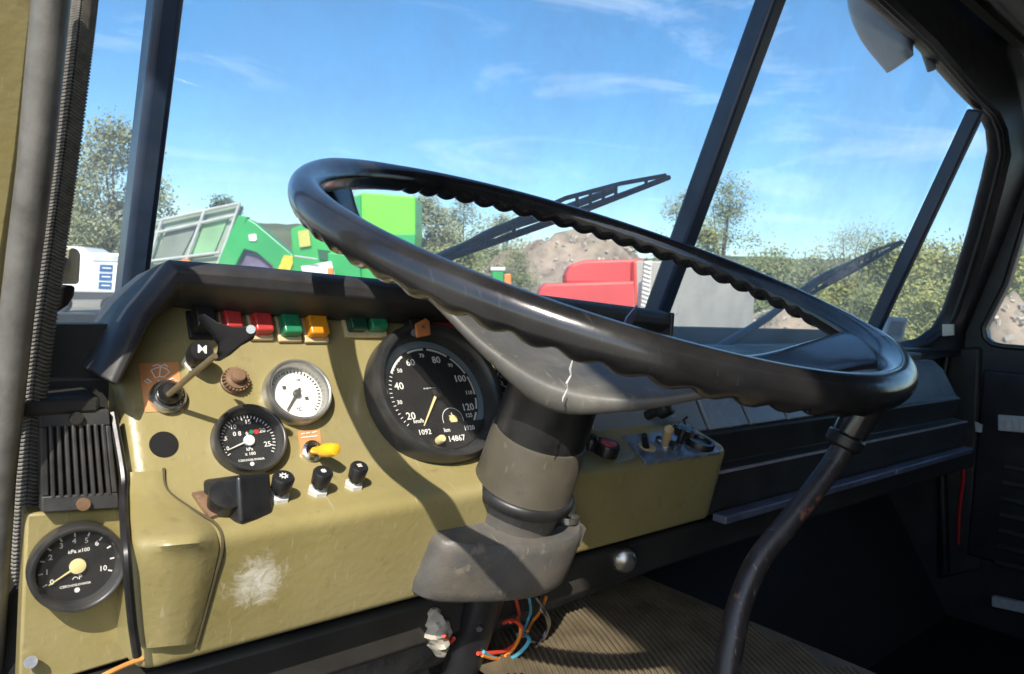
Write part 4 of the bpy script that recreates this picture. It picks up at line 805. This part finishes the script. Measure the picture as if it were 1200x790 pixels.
dpar(MB().bar(V((X2+.01, yb-.021, -.2075)), V((1.675, yb-.021, -.2075)), .004, .003).build('ledge_edge', mat('pale_ledge_line', (.32, .33, .36), .4), None))  # thin pale strip along the ledge front
RAIL = mat('blue_grey_rail', (.13, .145, .21), .4, metal=.2, var=.3, vs=40, wear=(.01, .01, .01), wearamt=.8, ws=25)
for x0, x1 in ((.78, 1.02), (1.035, 1.28), (1.29, 1.66)):
    dpar(MB().box(((x0+x1)/2, yb-.032, -.262), (x1-x0, .020, .010)).build('lower_rail', RAIL, None, bevel=.0015))
# underside beam
um = thing('under_dash_beam', 'dusty black beam running below the dashboard', 'beam', (.4, .57, -.31))
par(MB().box((.9, .56, -.305), (1.9, .05, .045)).build('beam', DARK, None, bevel=.006), um)
par(MB().tube([(.1, .60, -.375), (.45, .60, -.36), (1.0, .62, -.33)], .026, 14).build('pipe', DUSTB), um)

# ------------------------------------------------------------------ STEERING WHEEL
WC = V((.4403, .4088, .0316)); a_, b_ = .339, .0203
WN = V((math.sin(b_), -math.sin(a_)*math.cos(b_), math.cos(a_)*math.cos(b_))).normalized(); WU = V((0, 1, 0)).cross(WN).normalized(); WV = WN.cross(WU)
def wp(s, v, h): return WC+WU*s+WV*v+WN*h
sw = thing('steering_wheel', 'large glossy black steering wheel with grey hub', 'steering wheel', WC)
RR = .2352; rm = .0118; rgs = []; nst = 760; NB = 62
for i in range(nst):
    th = 2*math.pi*i/nst; t2 = th-R(-48); dspoke = min(abs(math.atan2(math.sin(t2), math.cos(t2))), abs(math.atan2(math.sin(t2-math.pi), math.cos(t2-math.pi))))
    amp = .0042*min(1, max(0, (dspoke-.42)/.12)); wv = abs(math.sin(th*NB/2))
    er = V((math.cos(th), math.sin(th))); ring = []
    fat = 1+.16*max(0, 1-dspoke/.45)
    for k in range(22):
        ph = 2*math.pi*k/22; c_, s_ = math.cos(ph), math.sin(ph)      # c_: outward, s_: up
        dn = max(0, (-.25*c_-.97*s_-.45)/.55)                                    # direction inwards and down
        r_ = rm*fat*(1+0)+amp*(wv-.62)*min(1, dn*1.5)
        rad = RR+c_*r_; ring.append(wp(er.x*rad, er.y*rad, s_*r_*1.06))
    rgs.append(ring)
par(MB().rings(rgs, closed=True).build('rim', GLOSS, None, ang=70), sw)
TH0 = R(-48); SD = WU*math.cos(TH0)+WV*math.sin(TH0); SE = WN.cross(SD)
def wq(s, v, h): return WC+SD*s+SE*v+WN*h
# dished boat-shaped hub with two spokes flaring into the rim
st = [(-.234, -.001, -.012, .036), (-.226, -.008, -.018, .024), (-.20, -.040, -.048, .020), (-.16, -.052, -.061, .028), (-.12, -.056, -.068, .042), (-.06, -.078, -.096, .056), (0, -.088, -.120, .062),
      (.06, -.080, -.099, .058), (.12, -.056, -.068, .044), (.16, -.038, -.050, .043), (.19, -.018, -.030, .046), (.21, -.004, -.018, .050), (.222, .003, -.012, .056), (.234, .005, -.010, .064)]
rgs = []
def interp(st, n):
    out_ = []
    for i in range(n):
        u = i/(n-1)*(len(st)-1); k = min(int(u), len(st)-2); f_ = u-k; f_ = f_
        g_ = lambda q: st[max(0, min(len(st)-1, q))]
        out_.append([.5*((2*g_(k)[j])+(g_(k+1)[j]-g_(k-1)[j])*f_+(2*g_(k-1)[j]-5*g_(k)[j]+4*g_(k+1)[j]-g_(k+2)[j])*f_*f_+(3*g_(k)[j]-g_(k-1)[j]-3*g_(k+1)[j]+g_(k+2)[j])*f_**3) for j in range(4)])
    return out_
def super_ring(s, zt_, zb_, w_, n=28, e=.55):
    r_ = []
    for k in range(n):
        a = 2*math.pi*k/n; c_, s_ = math.cos(a), math.sin(a); x = math.copysign(abs(c_)**e, c_)*w_; y = math.copysign(abs(s_)**e, s_)
        zz = (zt_+zb_)/2+y*(zt_-zb_)/2; r_.append(wq(s, x, zz))
    return r_
it = interp(st, 90)
k0 = [q for q in it if -.172 <= q[0] <= .135]; kl = [q for q in it if q[0] <= -.168]; kr = [q for q in it if q[0] >= .13]
par(MB().rings([super_ring(*q) for q in k0]).build('hub_cover', HUBG, None, ang=50), sw)
for kk_ in (kl, kr):
    par(MB().rings([super_ring(q[0], q[1]+.0012, q[2]-.001, q[3]+.001) for q in kk_]).build('spoke', GLOSS, None, ang=50), sw)
# pale crack running down the hub side
ck = []
for s_, h_ in ((.052, -.058), (.050, -.07), (.052, -.082), (.047, -.092), (.050, -.100), (.046, -.110)): pass
hub_n = V((0, -1, 0))
cr_pts = [(671, 422), (668, 432), (669, 440), (664, 449), (665, 456), (660, 466), (659, 471)]
yb_ = (wp(0.03, -.062, -.10)).y
par(MB().tube([at(x, y, WV, WV.dot(wp(0, -.0625, 0))) for x, y in cr_pts], [.0004, .0009, .0006, .0009, .0005, .0007, .0003], 5).build('crack', NEEDLEW), sw)

# ------------------------------------------------------------------ STEERING COLUMN
cn = thing('steering_column', 'grey steering column shroud with moulded housing below the wheel', 'steering column', wp(0, 0, -.25))
def ax_(h, s=0, v=0): return wp(s, v, -h)
FRM = frame(WC, -WN, WU)
def col(prof_, name, m, lab=None, seg=56, ang=40):
    o = MB().lathe(prof_, seg, M=FRM, caps=True).build(name, m, None, ang=ang, label=lab); return par(o, cn)
col([(.040, .10), (.0415, .150), (.0405, .168)], 'upper_collar', BLACK, 'dark glossy collar below the hub')
col([(.0380, .160), (.0425, .1605), (.0433, .163), (.0446, .208), (.0455, .2125), (.043, .2127)], 'sleeve', SLEEVE, 'grey brown cylindrical sleeve')
col([(.044, .211), (.0462, .2115), (.0482, .2135), (.0490, .2175), (.0480, .2215), (.0445, .224)], 'rubber_ring', BLACK, 'black rubber ring under the sleeve')
col([(.041, .222), (.040, .238), (.041, .258), (.046, .272), (.03, .28)], 'lower_neck', HOUSE)
# housing: rounded box reaching to the left, below the neck
def hs(px, py, dd): return at(px, py, CF, dd)
hn = V((0, -1, .15))
def ring_h(scale, zc, up): pass
base = ax_(.275)
topo = [(-.093, .034), (-.096, .0), (-.090, -.026), (-.044, -.044), (.010, -.054), (.048, -.046), (.072, -.014), (.080, .034)]   # plan: across, towards the driver
def hring(h, sc_, dx=0, dv=0): return [ax_(h, x*sc_+dx, v*sc_+dv) for x, v in smooth2]
pts2 = [V((x, v, 0)) for x, v in topo]; smooth2 = [(q.x, q.y) for q in smooth_path(pts2, 5)]
levels = [(.243, .93, 0), (.246, .975, 0), (.252, 1.0, 0), (.268, 1.02, -.002), (.286, 1.035, -.005), (.294, 1.025, -.006), (.298, .98, -.006)]
b = MB(); b.rings([hring(h, s_, dx_) for h, s_, dx_ in levels]); par(b.build('housing', HOUSE, None, ang=35, label='scuffed grey moulded housing around the column foot'), cn)
# bracket ear with a hole, bolt and washer
c0 = ax_(.262, .070, -.004)
ear = [aty(x, y, c0.y-.034) for x, y in ((636, 634), (655, 617), (683, 614), (688, 620), (680, 640), (668, 652), (634, 668))]
eb = MB().prism(ear, V((0, .005, 0))).build('bracket_ear', HOUSE, None, bevel=.001, label='flat grey bracket ear with a hole'); par(eb, cn)
hc = aty(660, 642, c0.y-.0345); par(MB().cyl(hc, hc+V((0, .002, 0)), .0045, seg=18).build('bracket_hole', DARK), cn)
bl = aty(665, 604, .466); par(MB().cyl(bl, bl-V((0, 0, .006)), .011, seg=24).build('washer', STEEL), cn); par(MB().cyl(bl, bl+V((0, -.002, .012)), .007, seg=6).build('bolt', CHROME), cn)
par(MB().tube([ax_(.32), ax_(.52)], .0185, 22).build('lower_shaft', BLACKM), cn)
sc2 = MB().cyl(ax_(.36, -.012, -.016), ax_(.36, -.013, -.018), .003, seg=10).build('shaft_bolt', STEEL); par(sc2, cn)
# push-pull ball knob beneath the dash
pk = aty(731, 656, .53); t = thing('ball_knob', 'round steel pull knob beneath the dashboard right of the column', 'knob', pk)
o = MB().lathe([(.0001, -.006), (.010, -.005), (.0145, 0), (.0145, .004), (.011, .008), (.0001, .0092)], 32).build('knob_head', STEEL, None, ang=60); o.matrix_world = frame(pk, -CF); par(o, t)
par(MB().tube([pk, pk+V((0, .07, 0))], .006, 12).build('knob_shaft', BLACKM), t)
par(MB().cyl(pk+V((-.004, .018, 0)), pk+V((-.004, .03, 0)), .011, seg=20).build('knob_collar', BLACK), t)

# ------------------------------------------------------------------ LEVERS
gl_ = thing('gear_lever', 'scuffed dark gear lever rising behind the right of the wheel', 'lever', dep(850, 800, .68))
def gp_(x, y, d): return dep(x, y, d)
pts = smooth_path([gp_(1022, 462, .70), gp_(1000, 500, .70), gp_(975, 545, .70), (gp_(930, 605, .69)), gp_(890, 655, .68), gp_(868, 705, .67), gp_(856, 760, .66), gp_(846, 830, .65)], 8)
par(MB().tube(pts, [.0098+.0022*i/len(pts) for i in range(len(pts))], 20).build('rod', RUSTY), gl_)
a = gp_(1008, 484, .70); c = gp_(984, 528, .705); dd = (c-a)
par(MB().tube([a-dd*.5, a, a+dd*.55, a+dd*.56], [.0165, .0170, .0155, .012], 24).build('grip_sleeve', GLOSS, None, ang=35), gl_)
par(MB().tube([a+dd*.58, a+dd*.62, a+dd*.84, a+dd*.88, a+dd*.95], [.0165, .0180, .0175, .0155, .012], 24).build('collar', BLACK, None, ang=35), gl_)
# blade-like tip of a stalk in front of the hood end
bt = thing('indicator_stalk', 'pointed purple grey stalk tip behind the near rim', 'stalk', aty(742, 372, .50))
par(MB().prism([aty(*q, .50) for q in ((748, 357), (744, 372), (732, 420), (718, 420), (735, 372))], V((.004, .006, 0))).build('stalk_blade', mat('stalk_plastic', (.075, .065, .11), .3), None, bevel=.001), bt)
# ------------------------------------------------------------------ WIRES, CLOTH
wt = thing('wire_bundle', 'loose red, orange, blue and grey wires hanging below the column', 'wires', ax_(.36))
wy = .52
for pts, m, r_ in (([(560, 766), (590, 763), (606, 752), (612, 738), (606, 729), (598, 727), (590, 730)], mat('red_wire', (.62, .06, .03), .4), .0020), ([(565, 768), (585, 772), (600, 762), (608, 748), (610, 736), (606, 724)], mat('orange_wire', (.70, .22, .03), .4), .0018),
                   ([(566, 764), (582, 772), (598, 772), (612, 762), (620, 750), (614, 743), (606, 744)], mat('blue_wire', (.08, .35, .48), .4), .0020), ([(612, 746), (618, 728), (622, 716), (620, 700)], bpy.data.materials['blue_wire'], .0016), ([(618, 740), (624, 728), (632, 718), (640, 700)], bpy.data.materials['orange_wire'], .0017),
                   ([(621, 752), (634, 752), (642, 738), (640, 724), (634, 714), (632, 700)], STEEL, .0014), ([(628, 758), (636, 746), (644, 732), (640, 718), (628, 700)], STEEL, .0014), ([(598, 729), (608, 722), (604, 700)], bpy.data.materials['red_wire'], .0018), ([(520, 745), (528, 752), (532, 748)], bpy.data.materials['red_wire'], .0018)):
    nm_ = {'red_wire': 'red_wire', 'orange_wire': 'orange_wire', 'blue_wire': 'blue_wire'}.get(m.name, 'grey_wire')
    par(MB().tube(smooth_path([aty(x, y, wy+.012*math.sin(i*1.3)) for i, (x, y) in enumerate(pts)], 6), r_, 8).build(nm_, m), wt)
ck_ = MB(); rn = random.Random(4)
rgs = []
for i in range(14):
    u = i/13; c_ = aty(508+8*u, 712+56*u, .535); r_ = .004+.008*math.sin(math.pi*u)
    rgs.append([c_+V((math.cos(k*.524)*r_*rn.uniform(.7, 1.3), math.sin(k*.524)*r_*rn.uniform(.7, 1.3), 0)) for k in range(12)])
tag(ck_.rings(rgs).build('insulation_tuft', mat('dirty_white_cloth', (.42, .38, .31), .8, var=.3, vs=90, bump=.5, bs=150)), 'dirty white torn insulation tuft left of the column shaft', 'tuft')
tag(MB().tube(smooth_path([aty(x, y, .50) for x, y in ((120, 792), (150, 778), (175, 770), (195, 766))], 5), .0016, 8).build('orange_cord', mat('orange_cord_m', (.55, .24, .05), .6)), 'thin orange cord under the left dashboard corner', 'cord')
# dusty mechanism below the cluster, bottom left
dm = thing('pedal_bracket', 'dusty grey metal bracket below the dashboard left of the column', 'bracket', (.3, .6, -.42))
par(MB().prism([aty(*q, .60) for q in ((190, 800), (260, 782), (360, 752), (478, 722), (500, 738), (510, 800))], V((0, .05, 0))).build('bracket_body', DUSTB, None, bevel=.008), dm)
par(MB().tube([aty(x, y, .585) for x, y in ((180, 792), (300, 772), (420, 735), (480, 718))], .007, 10).build('rod', DUSTB), dm)
par(MB().prism([aty(*q, .585) for q in ((395, 790), (440, 760), (480, 770), (490, 800))], V((0, .03, 0))).build('plate', DUSTB, None, bevel=.004), dm)
# ------------------------------------------------------------------ FLOOR MAT with curved ribs on the toe board
MZ = -.362
mt = thing('rubber_mat', 'ribbed brown rubber mat on the engine tunnel, sunlit beside the column', 'mat', (.8, .35, MZ))
par(MB().prism([V((.44, -.25, MZ)), V((.76, -.25, MZ)), V((.76, .72, MZ)), V((.44, .72, MZ))], V((0, 0, -.006))).build('mat_sheet', RUBM, None, smooth=False), mt)
rb = MB()
for k in range(150):
    r_ = .22+k*.0068; pts = []
    for j in range(33):
        a = R(-100+135*j/32); x = .10+r_*math.cos(a)*(1+.04*math.sin(3*a)); y = .72+r_*math.sin(a)*.95
        if .445 < x < .755 and -.24 < y < .71: pts.append(V((x, y, MZ+.0008)))
    if len(pts) > 2: rb.tube(pts, .0021, 6, caps=False)
par(rb.build('mat_ribs', RUBM, None, kind='stuff'), mt)
# engine tunnel / seat mass in the dark on the right
et = thing('engine_cover', 'dark carpeted engine tunnel beneath the ribbed rubber mat', 'cover', (1.3, .3, fl))
par(MB().prism([V((.46, .75, fl)), V((.46, .75, MZ-.007)), V((.46, -.6, MZ-.007)), V((.46, -.6, fl))], V((.29, 0, 0))).build('cover_body', CARPET, None, bevel=.03, seg=4), et)
st_ = thing('passenger_seat', 'dark cloth passenger seat edge at the lower right corner', 'seat', (1.7, -.1, fl))
par(MB().box((1.85, -.22, -.42), (.46, .5, .14)).build('seat_cushion', SEATM, None, bevel=.03, seg=4), st_)
par(MB().box((1.85, -.55, -.05), (.46, .14, .72), Matrix.Rotation(R(8), 3, 'X')).build('backrest', SEATM, None, bevel=.03, seg=4), st_)
par(MB().box((1.85, -.22, -.63), (.30, .36, .29)).build('seat_base', BLACKM, None, bevel=.01), st_)

# ------------------------------------------------------------------ OUTSIDE ON THE CAB: wipers, mirror, lamp
WOFF = -.075
def wo(px, py, off_=WOFF): return onW(px, py, off_)
def wiper(tip, tail, label, armp, sl=.0):
    t = thing('windscreen_wiper', label, 'wiper', wo(*tail), 'wipers on the windscreen')
    a, b_ = wo(*tip), wo(*tail)
    side = (b_-a).cross(V((0, 1, .36))).normalized()
    if side.z < 0: side = -side
    par(MB().tube([a, a.lerp(b_, .5)-side*.002, b_], [.0045, .006, .0045], 8).build('blade_rubber', BLACK), t)
    sp0 = a.lerp(b_, .02)+side*.006; sp1 = b_+side*.006
    par(MB().tube([sp0, a.lerp(b_, .25)+side*.020, a.lerp(b_, .5)+side*.028, a.lerp(b_, .8)+side*.018, sp1], .0036, 8).build('blade_frame', BLACKM), t)
    for u in (.12, .27, .33, .39, .45, .58, .72, .84):
        q = a.lerp(b_, u); par(MB().tube([q+side*.002, q+side*(.008+.03*u*(1-u)*2)], .0032, 6).build('blade_claw', BLACKM), t)
    pts = smooth_path([wo(*q, WOFF-.012) for q in armp], 6)
    par(MB().tube(pts, [.0055+.006*i/len(pts) for i in range(len(pts))], 10).build('arm', MP), t)
    return t
wiper((784, 208), (517, 306), 'long black wiper seen through and above the steering wheel', [(720, 222), (655, 247), (600, 264), (575, 274), (545, 291), (512, 306), (440, 350), (400, 372)])
wiper((1058, 284), (935, 352), 'black wiper with pale worn patch left of the right post', [(1020, 300), (975, 318), (940, 340), (905, 368), (875, 388), (848, 404), (835, 412)])
b = MB().tube([wo(968, 330, WOFF+.004), wo(1000, 312, WOFF+.004)], .012, 10).build('worn_patch', mat('pink_worn', (.45, .30, .27), .7, var=.4, vs=60)); b.parent = bpy.data.objects['windscreen_wiper.001']; b.matrix_parent_inverse = Matrix.Translation(-b.parent.location)
mr_ = thing('front_mirror', 'grey rounded outside mirror hanging above the windscreen corner', 'mirror', dep(1030, 30, 1.5))
MG = mat('mirror_shell', (.16, .20, .25), .4, var=.2, vs=12); 
def shellp(pts, d0, dp_, name, m, bev): 
    return par(MB().prism([dep(x, y, d0) for x, y in pts], V((CF.x, CF.y, 0))*dp_).build(name, m, None, bevel=bev, seg=4), mr_)
rgs = []
prm = [(q.x, q.y) for q in smooth_path([V(t_) for t_ in ((-60, 20, 0), (-30, 27, 0), (0, 31, 0), (25, 30, 0), (45, 25, 0), (60, 17, 0), (70, 9, 0), (75, 3, 0))], 4)]
for y, wd in prm:
    cx_ = 1021+.20*y+.0022*y*y*(y > 0); c_ = dep(cx_+6, y, 1.45)
    ux = CR; rgs.append([c_+ux*(math.cos(k*math.pi/14)*wd/850*1.45)+CF*(math.sin(k*math.pi/14)*.05) for k in range(28)])
par(MB().rings(rgs).build('shell', MG, None, ang=60), mr_)
shellp([(1040, 10), (1066, 30), (1073, 52), (1066, 66), (1050, 62), (1044, 40)], 1.42, .05, 'shell_rim', mat('mirror_back', (.20, .24, .22), .4, var=.3, vs=20), .01)
par(MB().tube([dep(1040, -30, 1.5), dep(1080, 40, 1.48), dep(1092, 82, 1.47)], [.012, .012, .009], 10).build('bracket', MG), mr_)
sl_ = thing('square_lamp', 'small dark square lamp outside the lower right pane', 'lamp', dep(1050, 385, 2.6))
par(MB().prism([dep(*q, 2.3) for q in ((1043, 371), (1065, 373), (1058, 400), (1036, 398))], V((CF.x, CF.y, 0))*.04).build('lamp_body', MG, None, bevel=.006), sl_)
par(MB().tube([dep(1052, 398, 2.31), dep(1054, 430, 2.31)], .010, 8).build('lamp_stem', MG), sl_)
par(MB().prism([dep(*q, 2.29) for q in ((1045, 376), (1061, 377), (1056, 394), (1040, 393))], V((CF.x, CF.y, 0))*.01).build('lamp_glass', DARK, None, bevel=.003), sl_)
